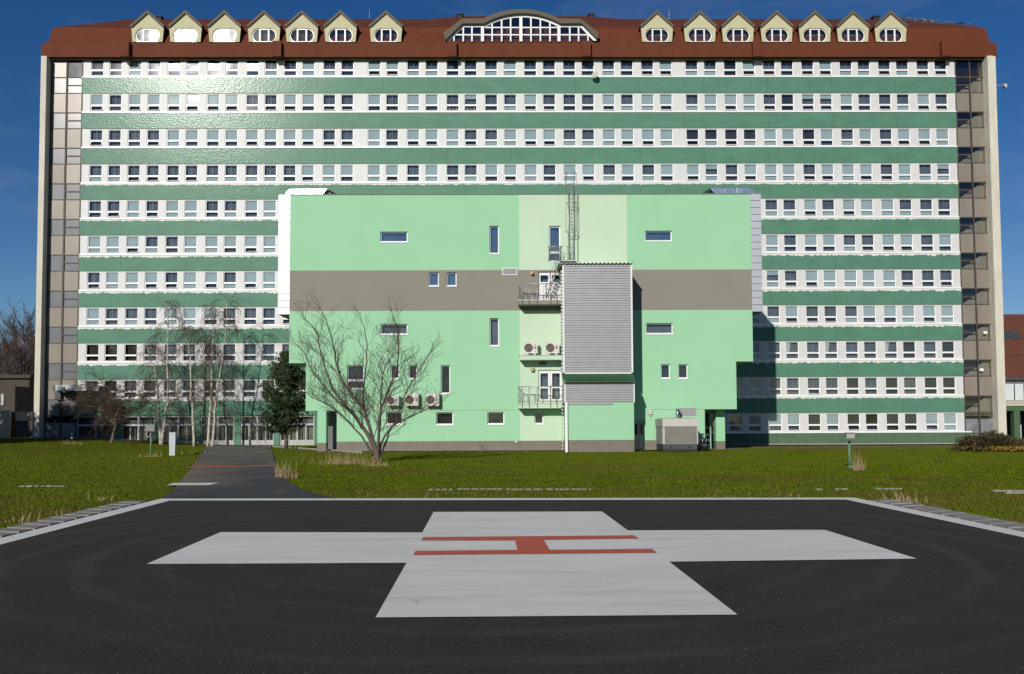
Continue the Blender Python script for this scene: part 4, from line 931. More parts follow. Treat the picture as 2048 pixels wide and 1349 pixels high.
# wall vents, lamps, boxes
def vent(x0, x1, y0, y1, slats, frame='white_frame', body='louvre', e=.05):
    mb = MB(); a, b, c, d_ = UA(x0, y0), UA(x1, y0), ZA(y1, (x0+x1)/2), ZA(y0, (x0+x1)/2); t = .045
    mb.box(a, b, yA-e, yA-.002, c, c+t, frame); mb.box(a, b, yA-e, yA-.002, d_-t, d_, frame); mb.box(a, a+t, yA-e, yA-.002, c+t, d_-t, frame); mb.box(b-t, b, yA-e, yA-.002, c+t, d_-t, frame); mb.box(a+t, b-t, yA-.02, yA-.003, c+t, d_-t, body)
    p = (d_-c-2*t)/slats
    for k in range(slats): zz = c+t+k*p; mb.poly([(a+t, yA-.04, zz+.1*p), (b-t, yA-.04, zz+.1*p), (b-t, yA-.021, zz+.95*p), (a+t, yA-.021, zz+.95*p)], body)
    part(mb, 'wall_vent', annex)
vent(1004.6,1034.6,536.5,551,9); vent(1078,1093,724,729.5,3,'gen_grey','gen_grey'); vent(1357.3,1392,816,831.5,11,'louvre'); vent(757.7,772.4,722.5,729,3,'louvre')
mb = MB(); mb.box(UA(1295.8,825), UA(1304.3,825), yA-.16, yA-.002, ZA(829,1300), ZA(819.5,1300), 'gen_light'); mb.ball((UA(1300.5,831), yA-.1, ZA(831,1300)), .07, 'gen_light', 8, 5); part(mb, 'junction_box', annex)
for q, w_ in ((731.6, 884), (1032.5, 884)): mb = MB(); mb.box(UA(q-2.6, w_), UA(q+2.6, w_), yA-.10, yA-.002, ZA(w_+2.4, q), ZA(w_-2.4, q), 'cabinet_white'); part(mb, 'socket_box', annex)
for (x_, y_) in ((1064.5, 548), (1065, 741)):
    u, z = UA(x_, y_), ZA(y_, x_); lw = thing('wall_lamp', 'tan floodlight beside the upper balcony door on the taupe stripe' if y_ < 600 else 'tan floodlight beside the lower balcony door on pale green wall', 'wall lamp', (u, yA, z), 'tan lamps at the balconies', frame=True)
    mb = MB(); mb.prism([(u-.20, yA-.32, z+.12), (u+.06, yA-.36, z+.16), (u+.08, yA-.30, z-.05), (u-.12, yA-.24, z-.10)], (.06, .16, .02), 'lamp_tan'); part(mb, 'lamp_head', lw)
    mb = MB(); mb.tube([(u+.10, yA, z), (u+.09, yA-.2, z+.02)], .035, 'lamp_tan', 6); mb.box(u+.03, u+.2, yA-.05, yA-.002, z-.08, z+.12, 'lamp_tan'); part(mb, 'bracket', lw)
# roof ladder with its hoops, platform and steep stair
lad = thing('caged_ladder', 'galvanised caged ladder rising from shaft roof past the annex roof edge', 'ladder', (UA(1142, 525), yA-.9, ZA(526, 1142)), frame=True)
ev = .95; yLd = yA-.30; gI = 'galvanised'
lx0, lx1 = UA(1137, 450, .3), UA(1146.5, 450, .3); zl0, zl1 = ZA(526, 1142, .3), ZA(386, 1142, .3)
mb = MB()
for q in (lx0, lx1): mb.tube([(q, yLd, zl0), (q, yLd, ZA(368, 1142, .3))], .032, gI, 6)
part(mb, 'side_rail', lad)
mb = MB(); k = zl0+.2
while k < zl1: mb.tube([(lx0, yLd, k), (lx1, yLd, k)], .016, gI, 5); k += .27
part(mb, 'rung', lad)
mb = MB(); cx_, cy_, r_ = (lx0+lx1)/2, yLd-.32, .38
for py in (347, 407, 464):
    zz = ZA(py, 1142, .6); mb.tube([(cx_+r_*math.cos(a), cy_+r_*math.sin(a), zz) for a in [math.pi/2+.5+i*(2*math.pi-1.0)/20 for i in range(21)]], .024, gI, 5)
for a in (math.pi*1.05, math.pi*1.5, math.pi*1.95): mb.tube([(cx_+r_*math.cos(a), cy_+r_*math.sin(a), ZA(464, 1142, .6)), (cx_+r_*math.cos(a), cy_+r_*math.sin(a), ZA(347, 1142, .6))], .016, gI, 4)
zz = ZA(347, 1142, .6)
for q in (lx0-.12, lx1+.12): mb.tube([(q, yLd+.6, zTopA+.1), (q, yLd+.6, zz), (q, yLd-.1, zz)], .03, gI, 5)
part(mb, 'safety_cage', lad)
mb = MB(); p0, p1 = UA(1120, 522, .6), UA(1153, 522, .6); zp = ZA(522, 1140, .6)
mb.box(p0, p1, yA-.85, yA-.02, zp-.06, zp, gI)
for y_ in (yA-.84,): 
    for h_ in (.5, 1.0): mb.tube([(p0, y_, zp+h_), (p1-.35, y_, zp+h_)], .016, gI, 4)
    for q in (p0, p0+.5, p1-.35): mb.tube([(q, y_, zp), (q, y_, zp+1.0)], .02, gI, 4)
mb.tube([(p0+.1, yA-.1, zp-.05), (p0+.5, yA-.1, zp-.7), (p1-.3, yA-.02, zp-.9)], .03, gI, 4); part(mb, 'platform', lad)
mb = MB(); s0, s1 = (UA(1091, 600, .9), ZA(600, 1091, .9)), (UA(1121, 523, .9), zp)
for y_ in (yA-1.05, yA-.45):
    mb.tube([(s0[0], y_, s0[1]), (s1[0], y_, s1[1])], .03, gI, 5)
    for h_ in (.45, .95): mb.tube([(s0[0], y_, s0[1]+h_), (s1[0], y_, s1[1]+h_)], .014, gI, 4)
    for t in (.05, .35, .65, .97): x_, z_ = s0[0]+(s1[0]-s0[0])*t, s0[1]+(s1[1]-s0[1])*t; mb.tube([(x_, y_, z_), (x_, y_, z_+.95)], .014, gI, 4)
for k in range(1, 11): t = k/11; x_, z_ = s0[0]+(s1[0]-s0[0])*t, s0[1]+(s1[1]-s0[1])*t; mb.box(x_-.08, x_+.08, yA-1.02, yA-.48, z_-.012, z_+.012, gI)
part(mb, 'steep_stair', lad)
mb = MB(); q = UA(1155, 450, .12); mb.tube([(q, yA-.12, zl0), (q, yA-.12, zTopA)], .02, gI, 4); part(mb, 'lightning_wire', lad)
# air conditioner outdoor units
def ac(x0, x1, y0, y1, e, label, legs):
    u0, u1 = UA(x0, y0, e), UA(x1, y0, e); z0, z1 = ZA(y1, x0, e), ZA(y0, x0, e); y_ = yA-e
    if legs: z0 = zShelf+.14
    o = thing('air_conditioner', label, 'air conditioner', ((u0+u1)/2, yA-e/2, z0-.1), 'air conditioner units on the annex', frame=True)
    mb = MB(); mb.box(u0, u1, y_, y_+.42, z0, z1, 'ac_white'); mb.box(u0-.012, u1+.012, y_-.012, y_+.43, z1+.001, z1+.03, 'ac_white'); part(mb, 'casing', o)
    mb = MB(); cx_, cz_ = u0+(u1-u0)*.33, (z0+z1)/2; rr0 = min((z1-z0)*.41, (u1-u0)*.30)
    for r_ in [rr0*k/7 for k in range(1, 8)]: mb.tube([(cx_+r_*math.cos(a*math.pi/12), y_-.025-.02*(1-r_/rr0), cz_+r_*math.sin(a*math.pi/12)) for a in range(25)], .011 if r_ < rr0 else .022, 'fan_grille', 4)
    for a in range(8): mb.tube([(cx_, y_-.045, cz_), (cx_+rr0*math.cos(a*math.pi/4), y_-.025, cz_+rr0*math.sin(a*math.pi/4))], .010, 'fan_grille', 4)
    mb.prism([(cx_+rr0*math.cos(a*math.pi/10), y_-.004, cz_+rr0*math.sin(a*math.pi/10)) for a in range(20)], (0, .002, 0), 'fan_grille'); part(mb, 'fan_grille', o)
    mb = MB(); ex, ez = u0+(u1-u0)*.82, cz_+.02; s_ = (z1-z0)*.11
    mb.tube([(ex+s_*.9*math.cos(a), y_-.012, ez+s_*.5+s_*.5*math.sin(a)) for a in [i*math.pi/8 for i in range(0, 13)]] + [(ex+s_*.9*math.cos(a), y_-.012, ez-s_*.5+s_*.5*math.sin(a)) for a in [math.pi/2-i*math.pi/8 for i in range(0, 13)]], .022, 'gen_grey', 4)
    for k, w_ in ((.28, .12), (-.30, .16)): mb.box(ex-w_/2, ex+w_/2, y_-.006, y_-.001, cz_+(z1-z0)*k-.015, cz_+(z1-z0)*k+.015, 'gen_grey')
    part(mb, 'emblem', o)
    mb = MB()
    if legs:
        for q in (u0+.14, u1-.30): mb.box(q, q+.16, y_, y_+.4, zShelf+.001, z0-.002, 'cabinet_white')
    else:
        for q in (u0+.12, u1-.16): mb.box(q, q+.05, y_+.02, yA-.002, z0-.055, z0-.003, gI); mb.box(q, q+.05, yA-.05, yA-.003, z0-.053, z0+.35, gI)
    part(mb, 'feet' if legs else 'bracket', o)
ac(1048,1075,685,708.5,.9,'left of two air conditioners on the shelf beside the clad shaft', True); ac(1091.5,1118.5,685,708.5,.9,'right of two air conditioners on the shelf, next to clad shaft', True)
ac(773.8,797.3,791.5,811.5,.62,'smaller wall hung air conditioner, leftmost behind the bare branches', False); ac(809.9,836.8,787.5,812,.62,'middle wall hung air conditioner between two others behind branches', False); ac(851.9,878,787.5,812,.62,'rightmost of three wall hung air conditioners, clear of the branches', False)
# generator container with its exhaust, and the steel trolleys beside it
eG = 3.4; yG = yA-eG; a, b = UA(1326, 870, eG), UA(1396, 870, eG); z0 = g(*fr((a+b)/2, VA+eG)[:2])+.02; zt = ZA(838, 1360, eG); zm = ZA(853.5, 1360, eG); zb_ = ZA(889, 1360, eG)
gen = thing('generator_container', 'grey boxy generator container with pale top panel against the annex', 'generator', ((a+b)/2, yG+1.5, z0), frame=True)
mb = MB(); mb.box(a, b, yG, yG+2.9, zb_, zt-.05, 'gen_light'); mb.box(a-.04, b+.04, yG-.07, yG+2.95, zm, zt, 'gen_light'); mb.prism([(a-.02, yG+.1, zt+.001), (b+.02, yG+.1, zt+.001), (b-.2, yG+.4, zt+.06), (a+.2, yG+.4, zt+.06)], (0, 2.3, 0), 'gen_light'); part(mb, 'body', gen)
mb = MB(); mb.box(a+.11, b-.08, yG-.02, yG-.002, zb_+.02, zm-.03, 'gen_grey')
for k in range(24): q = a+.11+(b-a-.19)*k/24; mb.box(q, q+.03, yG-.03, yG-.021, zb_+.02, zm-.03, 'gen_grey')
mb.box(a-.003-.02, a-.003, yG+.35, yG+2.6, zb_+.1, zm-.05, 'louvre'); part(mb, 'grille', gen)
mb = MB(); mb.box(a+.02, b-.05, yG+.05, yG+2.85, z0, zb_-.003, 'gen_base'); mb.box(a+.04, b-.1, yG-.06, yG+.05, z0+.10, z0+.24, 'gen_base')
for q in (a+.5, b-.6): mb.tube([(q, yG-.10, z0+.24), (q, yG+.2, z0+.24)], .07, 'dark', 8)
part(mb, 'skid', gen)
mb = MB(); q = UA(1355, 830, eG-2.2); mb.tube([(q, yG+2.2, zt-.1), (q, yG+2.2, ZA(824, 1355, eG-2.2)), (q+.05, yG+2.26, ZA(821, 1355, eG-2.2)), (q+.16, yG+2.5, ZA(819.8, 1355, eG-2.2)), (q+.18, yA+.0, ZA(819.5, 1355, 0))], .105, 'steel', 12); part(mb, 'exhaust_pipe', gen)
for k, (x0, x1, dy, lb) in enumerate(((1397.5, 1411, 1.5, 'steel trolley half hidden behind the generator container'), (1405, 1418, 2.6, 'steel trolley nearest the open passage under the overhang'))):
    u0, u1 = UA(x0, 880, dy), UA(x1, 880, dy); y_ = yA-dy; zg = g(*fr(u0, VA+dy)[:2]); zz = ZA(868+k, 1410, dy)
    t = thing('trolley', lb, 'trolley', ((u0+u1)/2, y_+.4, zg), 'steel trolleys beside the generator', frame=True)
    mb = MB()
    for q in (u0, u1):
        for w_ in (y_, y_+.8): mb.tube([(q, w_, zg+.08), (q, w_, zz)], .02, 'steel', 5); mb.ball((q, w_, zg+.06), .06, 'dark', 6, 4)
    part(mb, 'frame', t)
    for zq in (zz-.06, zg+.32):
        mb = MB(); mb.box(u0-.02, u1+.02, y_-.02, y_+.82, zq, zq+.025, 'steel'); mb.tube([(u0-.03, y_-.03, zq+.06), (u1+.03, y_-.03, zq+.06), (u1+.03, y_+.83, zq+.06), (u0-.03, y_+.83, zq+.06), (u0-.03, y_-.03, zq+.06)], .018, 'steel', 5); part(mb, 'tray', t)
# ------------------------------------------------------------------ lamps, posts
def post_lamp(px, py, ptop, name, label, cat):
    p = gp(px, py); h_ = at(px, ptop, p.y).z; o = thing(name, label, cat, p)
    return p, h_, o
p, h_, o = post_lamp(1699.5, 934, 880, 'floodlight_post', 'grey framed floodlight facing us on a slim green post in the right lawn', 'floodlight')
mb = MB(); mb.tube([(p.x, p.y, p.z-.1), (p.x, p.y, h_)], .045, 'post_green', 8); mb.box(p.x-.09, p.x+.09, p.y-.09, p.y+.09, p.z-.05, p.z+.03, 'post_green'); part(mb, 'post', o)
k = 1/(F/p.y); mb = MB(); w_, t_ = 9.5*k, 13.5*k
mb.prism([(p.x-w_, p.y-.12, h_+.03), (p.x+w_, p.y-.12, h_+.03), (p.x+w_*.96, p.y-.18, h_+t_), (p.x-w_*.96, p.y-.18, h_+t_)], (0, .16, .02), 'lamp_grey')
for q in range(5): mb.box(p.x-w_*.8+q*w_*.4-.008, p.x-w_*.8+q*w_*.4+.008, p.y+.0, p.y+.10, h_+.06, h_+t_-.03, 'lamp_grey')
mb.tube([(p.x-w_-.02, p.y-.07, h_+t_*.5), (p.x-w_-.02, p.y-.05, h_-.05), (p.x+w_+.02, p.y-.05, h_-.05), (p.x+w_+.02, p.y-.07, h_+t_*.5)], .012, 'lamp_grey', 5); mb.tube([(p.x, p.y-.04, h_-.12), (p.x, p.y-.04, h_-.03)], .05, 'dark', 8); part(mb, 'lamp_head', o)
mb = MB(); mb.prism([(p.x-w_+.03, p.y-.135, h_+.06), (p.x+w_-.03, p.y-.135, h_+.06), (p.x+w_-.03, p.y-.188, h_+t_-.03), (p.x-w_+.03, p.y-.188, h_+t_-.03)], (0, .006, 0), 'glass_lamp'); part(mb, 'glass', o)
p, h_, o = post_lamp(301.5, 912, 862, 'cable_post', 'green post with grey green box on top and a loop of cable, by the path', 'service post')
mb = MB(); mb.tube([(p.x, p.y, p.z-.1), (p.x, p.y, h_)], .06, 'post_green', 8); part(mb, 'post', o)
mb = MB(); a, b = at(294, 850, p.y), at(312, 863, p.y); mb.box(a.x, b.x, p.y-.25, p.y+.25, b.z, a.z, 'lamp_grey'); mb.box(a.x-.02, b.x+.02, p.y-.27, p.y+.27, a.z+.001, a.z+.03, 'post_green'); part(mb, 'box', o)
mb = MB(); c = at(297, 868, p.y-.1); mb.tube([(c.x+.14*math.cos(t*math.pi/8), c.y, c.z+.2*math.sin(t*math.pi/8)) for t in range(3, 18)], .022, 'cabinet_white', 6); part(mb, 'cable', o)
p = gp(344.5, 911); top = at(344, 866, p.y).z; a, b = at(338, 900, p.y).x, at(350.5, 900, p.y).x; o = thing('meter_cabinet', 'slim weathered white cabinet post at the left edge of the path', 'cabinet', p)
mb = MB(); mb.box(a, b, p.y-.02, p.y+.22, p.z+.62, top, 'cabinet_white'); mb.box(a-.012, b+.012, p.y-.03, p.y+.23, top+.001, top+.03, 'cabinet_white'); part(mb, 'body', o)
mb = MB(); mb.box(a+.015, b-.015, p.y-.01, p.y+.21, p.z-.1, p.z+.618, 'cabinet_white'); part(mb, 'base', o)
mb = MB(); mb.box(b+.002, b+.06, p.y+.02, p.y+.14, p.z+.7, p.z+.85, 'dark'); part(mb, 'lock', o)
p = gp(144, 883); o = thing('bollard', 'short black bollard with one pale ring on the left lawn', 'bollard', p); h_ = at(144, 866, p.y).z-p.z
mb = MB(); mb.tube([(p.x, p.y, p.z-.1), (p.x, p.y, p.z+h_*.62)], .075, 'dark', 10); mb.tube([(p.x, p.y, p.z+h_*.64), (p.x, p.y, p.z+h_*.97), (p.x, p.y, p.z+h_)], [.10, .10, .04], 'dark', 10); part(mb, 'body', o)
mb = MB(); mb.tube([(p.x, p.y, p.z+h_*.36), (p.x, p.y, p.z+h_*.46)], .082, 'gen_light', 10); part(mb, 'ring', o)

# ------------------------------------------------------------------ neighbours
lo_ = thing('flat_roofed_building', 'low dark flat roofed building left of the tall block', 'building', (-55, 100, .3))
mb = MB(); z1 = at(20, 757, 98).z; xr = at(58, 800, 98).x
mb.box(-78, xr, 98, 112, -.5, z1, 'house_dark'); mb.box(-78.2, xr+.3, 97.6, 112.2, z1+.002, z1+.35, 'house_dark')
mb.box(-78, at(30, 800, 95).x, 95, 97.9, -.5, at(20, 773, 95).z, 'house_dark'); part(mb, 'wall', lo_)
for x0, x1 in ((1, 9), (31, 40)):
    yq = 94.98 if x0 < 20 else 97.98; a, b = at(x0, 787, yq), at(x1, 812, yq); w_ = MB(); w_.box(a.x, b.x, yq-.06, yq, b.z, a.z, 'gen_base'); f_ = part(w_, 'window', lo_)
    w_ = MB(); w_.poly([(a.x+.08, yq-.065, b.z+.1), (b.x-.08, yq-.065, b.z+.1), (b.x-.08, yq-.065, a.z-.1), (a.x+.08, yq-.065, a.z-.1)], 'glass_lamp'); part(w_, 'pane', f_)
yq = 88; a, b = at(-40, 823, yq), at(18.5, 873, yq); mb = MB(); mb.box(a.x, b.x, yq, yq+.3, b.z-.5, a.z, 'house_wall'); mb.box(a.x-.03, b.x+.03, yq-.03, yq+.33, a.z+.001, a.z+.08, 'concrete'); solo(mb, 'garden_wall', 'plain beige wall panel at the far left edge', 'wall')
a, b = at(31, 824, yq+.6), at(57, 873, yq+.6); mb = MB(); zm = at(40, 842, yq).z
mb.box(a.x, b.x, yq+.6, yq+.9, zm, a.z, 'house_wall'); mb.box(a.x-.35, a.x-.02, yq+.5, yq+1, b.z-.5, a.z, 'house_dark'); mb.box(b.x+.02, b.x+.4, yq+.5, yq+1, b.z-.5, a.z, 'house_dark'); mb.box(a.x, b.x, yq+.7, yq+.8, b.z-.5, zm-.002, 'gen_base'); solo(mb, 'gateway', 'beige gateway with a dark gate beside the tall block', 'gate')
# right: house with the big red roof and the green portico in front
yq = 96; e0 = at(2003, 755, yq); rz = at(2030, 629, yq+9).z; rt = thing('red_roofed_house', 'house with steep red brown roof and pale window band behind the hospital', 'house', (e0.x+8, yq+5, -.4))
mb = MB(); xw = e0.x+.4; mb.box(xw, xw+24, yq+.5, yq+18, -.6, e0.z-.1, 'house_wall'); part(mb, 'wall', rt)
mb = MB(); x0, x1 = e0.x-.3, e0.x+24.5; ym = yq+9
mb.poly([(x0,yq,e0.z),(x1,yq,e0.z),(x1,ym,rz),(x0,ym,rz)], 'roof_red'); mb.poly([(x0,yq+18.5,e0.z),(x1,yq+18.5,e0.z),(x1,ym,rz),(x0,ym,rz)], 'roof_red'); mb.poly([(x0+.7,yq+.3,e0.z),(x0+.7,yq+18,e0.z),(x0+.7,ym,rz-.2)], 'house_wall'); mb.box(x0, x1, yq-.06, yq+.06, e0.z-.28, e0.z-.01, 'gen_base')
t = .32; mb.box(x0, x1, yq+9*t-.05, yq+9*t+.02, e0.z+(rz-e0.z)*t, e0.z+(rz-e0.z)*t+.1, 'roof_dark'); rf = part(mb, 'roof', rt)
mb = MB(); c = at(2037, 670, yq+4.2); s_ = (rz-e0.z)/9; zz = lambda y_: e0.z+(y_-yq)*s_+.06
mb.poly([(c.x-1.0,yq+5.2,zz(yq+5.2)),(c.x+1.0,yq+5.2,zz(yq+5.2)),(c.x+1.0,yq+6.4,zz(yq+6.4)),(c.x-1.0,yq+6.4,zz(yq+6.4))], 'gen_base'); part(mb, 'skylight', rf)
zt, zb_ = at(2030, 768, yq+.4).z, at(2030, 801, yq+.4).z
for k in range(6):
    x_ = xw+.15+k*1.0; w_ = MB(); w_.box(x_, x_+.9, yq+.42, yq+.498, zb_, zt, 'house_pale'); f_ = part(w_, 'window', rt)
    w_ = MB(); w_.box(x_-.05, x_-.002, yq+.38, yq+.499, zb_, zt, 'gen_base'); part(w_, 'frame', f_)
w_ = MB(); w_.box(xw, xw+8, yq+.40, yq+.499, zt+.05, e0.z-.12, 'grey_glass_panel'); part(w_, 'window', rt)
yq = 92; pt = thing('green_portico', 'dark green flat roofed portico with pillars at the right edge', 'portico', (at(2030, 880, yq).x, yq+2, -.4)); a, b = at(2009, 812, yq), at(2075, 822, yq)
mb = MB(); mb.box(a.x, b.x+6, yq, yq+4, b.z, a.z, 'portico_green'); mb.box(a.x-.1, b.x+6, yq-.1, yq+4.1, a.z+.002, a.z+.12, 'concrete'); part(mb, 'roof', pt)
for x0, x1 in ((2029, 2041), (2062, 2074)):
    mb = MB(); mb.box(at(x0, 850, yq).x, at(x1, 850, yq).x, yq+.05, yq+.7, -.6, b.z-.002, 'portico_green'); part(mb, 'pillar', pt)
mb = MB(); mb.box(a.x+.3, b.x+6, yq+3.4, yq+3.5, -.6, b.z-.002, 'dark')
for k in range(6): q = a.x+.3+k*.75; mb.box(q, q+.08, yq+3.3, yq+3.398, -.6, b.z-.4, 'house_pale')
part(mb, 'door', pt)

# ------------------------------------------------------------------ bare trees
def limb(mb, path, r0, r1, m, n=6, rr=None, wob=.0):
    """smooth tapered limb through the given points; returns sampled points with radius"""
    P = [Vector(p) for p in path]; out = []
    for i in range(len(P)-1):
        p0, p1, p2, p3 = P[max(i-1, 0)], P[i], P[i+1], P[min(i+2, len(P)-1)]
        for k in range(4):
            t = k/4; out.append(.5*((2*p1)+(p2-p0)*t+(2*p0-5*p1+4*p2-p3)*t*t+(3*p1-p0-3*p2+p3)*t**3))
    out.append(P[-1]); N = len(out)
    if wob and rr: out = [p+Vector((rr.gauss(0, wob), rr.gauss(0, wob), 0))*(min(1, i/4)) for i, p in enumerate(out)]
    rad = [r0+(r1-r0)*(i/(N-1))**.8 for i in range(N)]
    mb.tube(out, rad, m, n); return list(zip(out, rad))
def spray(mb, p, d, ln, r, lev, rr, m, up=.15, split=3, spread=.65, droop=0.0, segs=5, minr=.006):
    pts = [p.copy()]; d = d.normalized(); sp = []
    for i in range(segs):
        d = (d + Vector((rr.gauss(0, .13), rr.gauss(0, .13), rr.gauss(0, .10)+up*.25-droop*.35*(i+1)/segs))).normalized(); p = p+d*(ln/segs); pts.append(p.copy())
        sp.append((p.copy(), d.copy()))
    mb.tube(pts, [max(minr, r*(1-.75*i/segs)) for i in range(segs+1)], m, 5 if r > .02 else 3, cap=False)
    if lev <= 0: return
    for k in range(split):
        q, dd = sp[min(segs-1, int((k+rr.random())*segs/split))]
        ax = Vector((rr.gauss(0, 1), rr.gauss(0, 1), rr.gauss(0, .5))).normalized(); nd_ = (dd + ax*spread).normalized()
        spray(mb, q, nd_, ln*rr.uniform(.45, .72), max(minr, r*.5), lev-1, rr, m, up, split, spread, droop, max(3, segs-1), minr)
def px3(pts, Y, rr, jit=.5):
    out = []; y_ = Y
    for i, (a, b) in enumerate(pts):
        out.append(at(a, b, Y+jit*i)); 
    return out
# big many stemmed tree in front of the annex
p = gp(752, 922); Yb = p.y; rr = random.Random(11)
o = thing('bare_tree', 'large bare many stemmed tree fanning out in front of the annex', 'tree', p)
tr, tw = MB(), MB()
stems = [([(749,922),(742,880),(704,826),(664,774),(640,695),(630,660),(606,635)],.15,.10),([(752,922),(749,893),(731,828),(699,783),(676,742),(668,695),(652,640),(640,618)],.16,-.05),
 ([(751,900),(740,862),(730,820),(727,778),(735,707),(730,665),(722,640)],.12,.3),([(756,922),(757,880),(760,825),(777,780),(794,735),(797,690),(796,660),(784,630)],.14,-.35),
 ([(759,922),(772,884),(787,851),(826,832),(850,820),(878,806)],.10,.2),([(757,918),(765,880),(789,848),(806,800),(826,760),(848,724),(862,702)],.11,-.2),
 ([(754,905),(760,850),(763,790),(768,740),(785,710),(795,675)],.09,.45),([(747,912),(722,872),(690,838),(660,812),(625,795),(606,778)],.09,-.4),([(751,905),(715,840),(672,800),(630,750),(604,700),(580,682)],.10,.3)]
for pts_, r0, j in stems:
    pl = px3(pts_, Yb, rr, j); sm_ = limb(tr, pl, r0*.62, .014, 'bark_grey', 7, rr, .015)
    for i in range(5, len(sm_)):
        q, r_ = sm_[i]; dirn = (sm_[i][0]-sm_[i-1][0]).normalized(); t_ = i/len(sm_)
        for _r in range(1 if t_ > .7 or rr.random() < .5 else 2):
            side_ = Vector((rr.choice((-1, 1))*rr.uniform(.3, .9), rr.uniform(-.7, .7), rr.uniform(-.05, .5)))
            spray(tw, q, dirn*.8+side_*.8, rr.uniform(.8, 1.5)*(1.15-.5*t_), max(.010, r_*.38), 2 if t_ < .7 else 1, rr, 'twig_grey', .2, 4, .65, 0, 5, .0055)
    spray(tw, sm_[-1][0], sm_[-1][0]-sm_[-3][0], rr.uniform(.5, .9), .012, 1, rr, 'twig_grey', .3, 3, .5, 0, 5, .0055)
part(tr, 'trunk', o); part(tw, 'crown', o)
# birches
def birch(px, py, stems, label, seed):
    Yb = 79.5; b = at(px, py, Yb); b.z = g(b.x, b.y); rr = random.Random(seed); o = thing('birch_tree', label, 'tree', b, 'birches along the left facade'); tw = MB()
    for pts_, r0, j in stems:
        tr = MB(); pl = [at(a, c, Yb+j*i) for i, (a, c) in enumerate(pts_)]; pl[0].z = b.z-.1
        sm_ = limb(tr, pl, r0, .02, 'birch_bark', 7, rr, .03); part(tr, 'trunk', o); N = len(sm_)
        for i in range(int(N*.28), N):
            q, r_ = sm_[i]; t_ = i/N
            for _ in range(2):
                a = rr.uniform(0, 2*math.pi); d = Vector((math.cos(a), math.sin(a)*.8, rr.uniform(.5, 1.2)))
                ln = rr.uniform(1.1, 2.4)*(1.15-.55*t_)
                br = []; pp = q.copy(); dd = d.normalized()
                for s_ in range(6):
                    dd = (dd+Vector((rr.gauss(0, .14), rr.gauss(0, .14), -.10-.06*s_))).normalized(); pp = pp+dd*ln/6; br.append((pp.copy(), dd.copy()))
                tw.tube([q]+[x_[0] for x_ in br], [max(.008, r_*.35*(1-.13*s_)) for s_ in range(7)], 'twig', 4, cap=False)
                for (w_, dw) in br[1:]:
                    for _k in range(2 if rr.random() < .6 else 3):
                        spray(tw, w_, dw+Vector((rr.gauss(0, .8), rr.gauss(0, .8), rr.uniform(-.6, .1))), rr.uniform(.6, 1.5), .009, 1, rr, 'twig', -.35, 2, .4, 1.0, 4, .0062)
    part(tw, 'crown', o)
birch(323, 874, [([(322,874),(318,841),(316,798),(311,751),(304,722),(292,690)],.15,.15),([(323,874),(330,836),(336,793),(335,734),(335,651),(334,606)],.17,-.1)], 'tallest birch, twin white stems forming a V before the left facade', 21)
birch(388, 879, [([(388,879),(385,817),(382,770),(380,722),(375,682),(372,655)],.12,.05)], 'slender single stemmed birch between two twin stemmed birches', 22)
birch(416, 874, [([(415.5,874),(421.5,805),(424,734),(426,675),(430,618)],.13,.1),([(424,872),(427,865),(431,817),(439,758),(446,710),(452,651),(454,605)],.13,-.1)], 'twin stemmed birch with crooked foot, rightmost of the birches', 23)
# crooked fruit tree in the shade
p = at(225, 870, 76.5); p.z = g(p.x, p.y); rr = random.Random(31); o = thing('fruit_tree', 'low crooked dark bare fruit tree near the left entrance', 'tree', p); tr, tw = MB(), MB()
for pts_, j in (([(222,872),(228,850),(216,835),(208,815),(196,800),(176,792)],.2),([(224,872),(230,850),(232,836),(240,815),(258,798),(275,790)],-.2),([(228,852),(226,835),(218,812),(222,785),(205,765)],.1),([(230,845),(246,830),(262,822),(285,818)],.35),([(212,825),(195,815),(172,812),(160,800)],-.3)):
    pl = [at(a, c, 76.5+j*i) for i, (a, c) in enumerate(pts_)]; 
    if pts_[0][1] > 870: pl[0].z = p.z-.1
    sm_ = limb(tr, pl, .13, .03, 'bark_grey', 6, rr, .05)
    for i in range(6, len(sm_)):
        for _ in range(3): spray(tw, sm_[i][0], Vector((rr.gauss(0, 1), rr.gauss(0, .8), rr.uniform(-.25, .8))), rr.uniform(.8, 1.6), .024, 2, rr, 'twig', .05, 5, .8, .15, 5, .008)
part(tr, 'trunk', o); part(tw, 'crown', o)
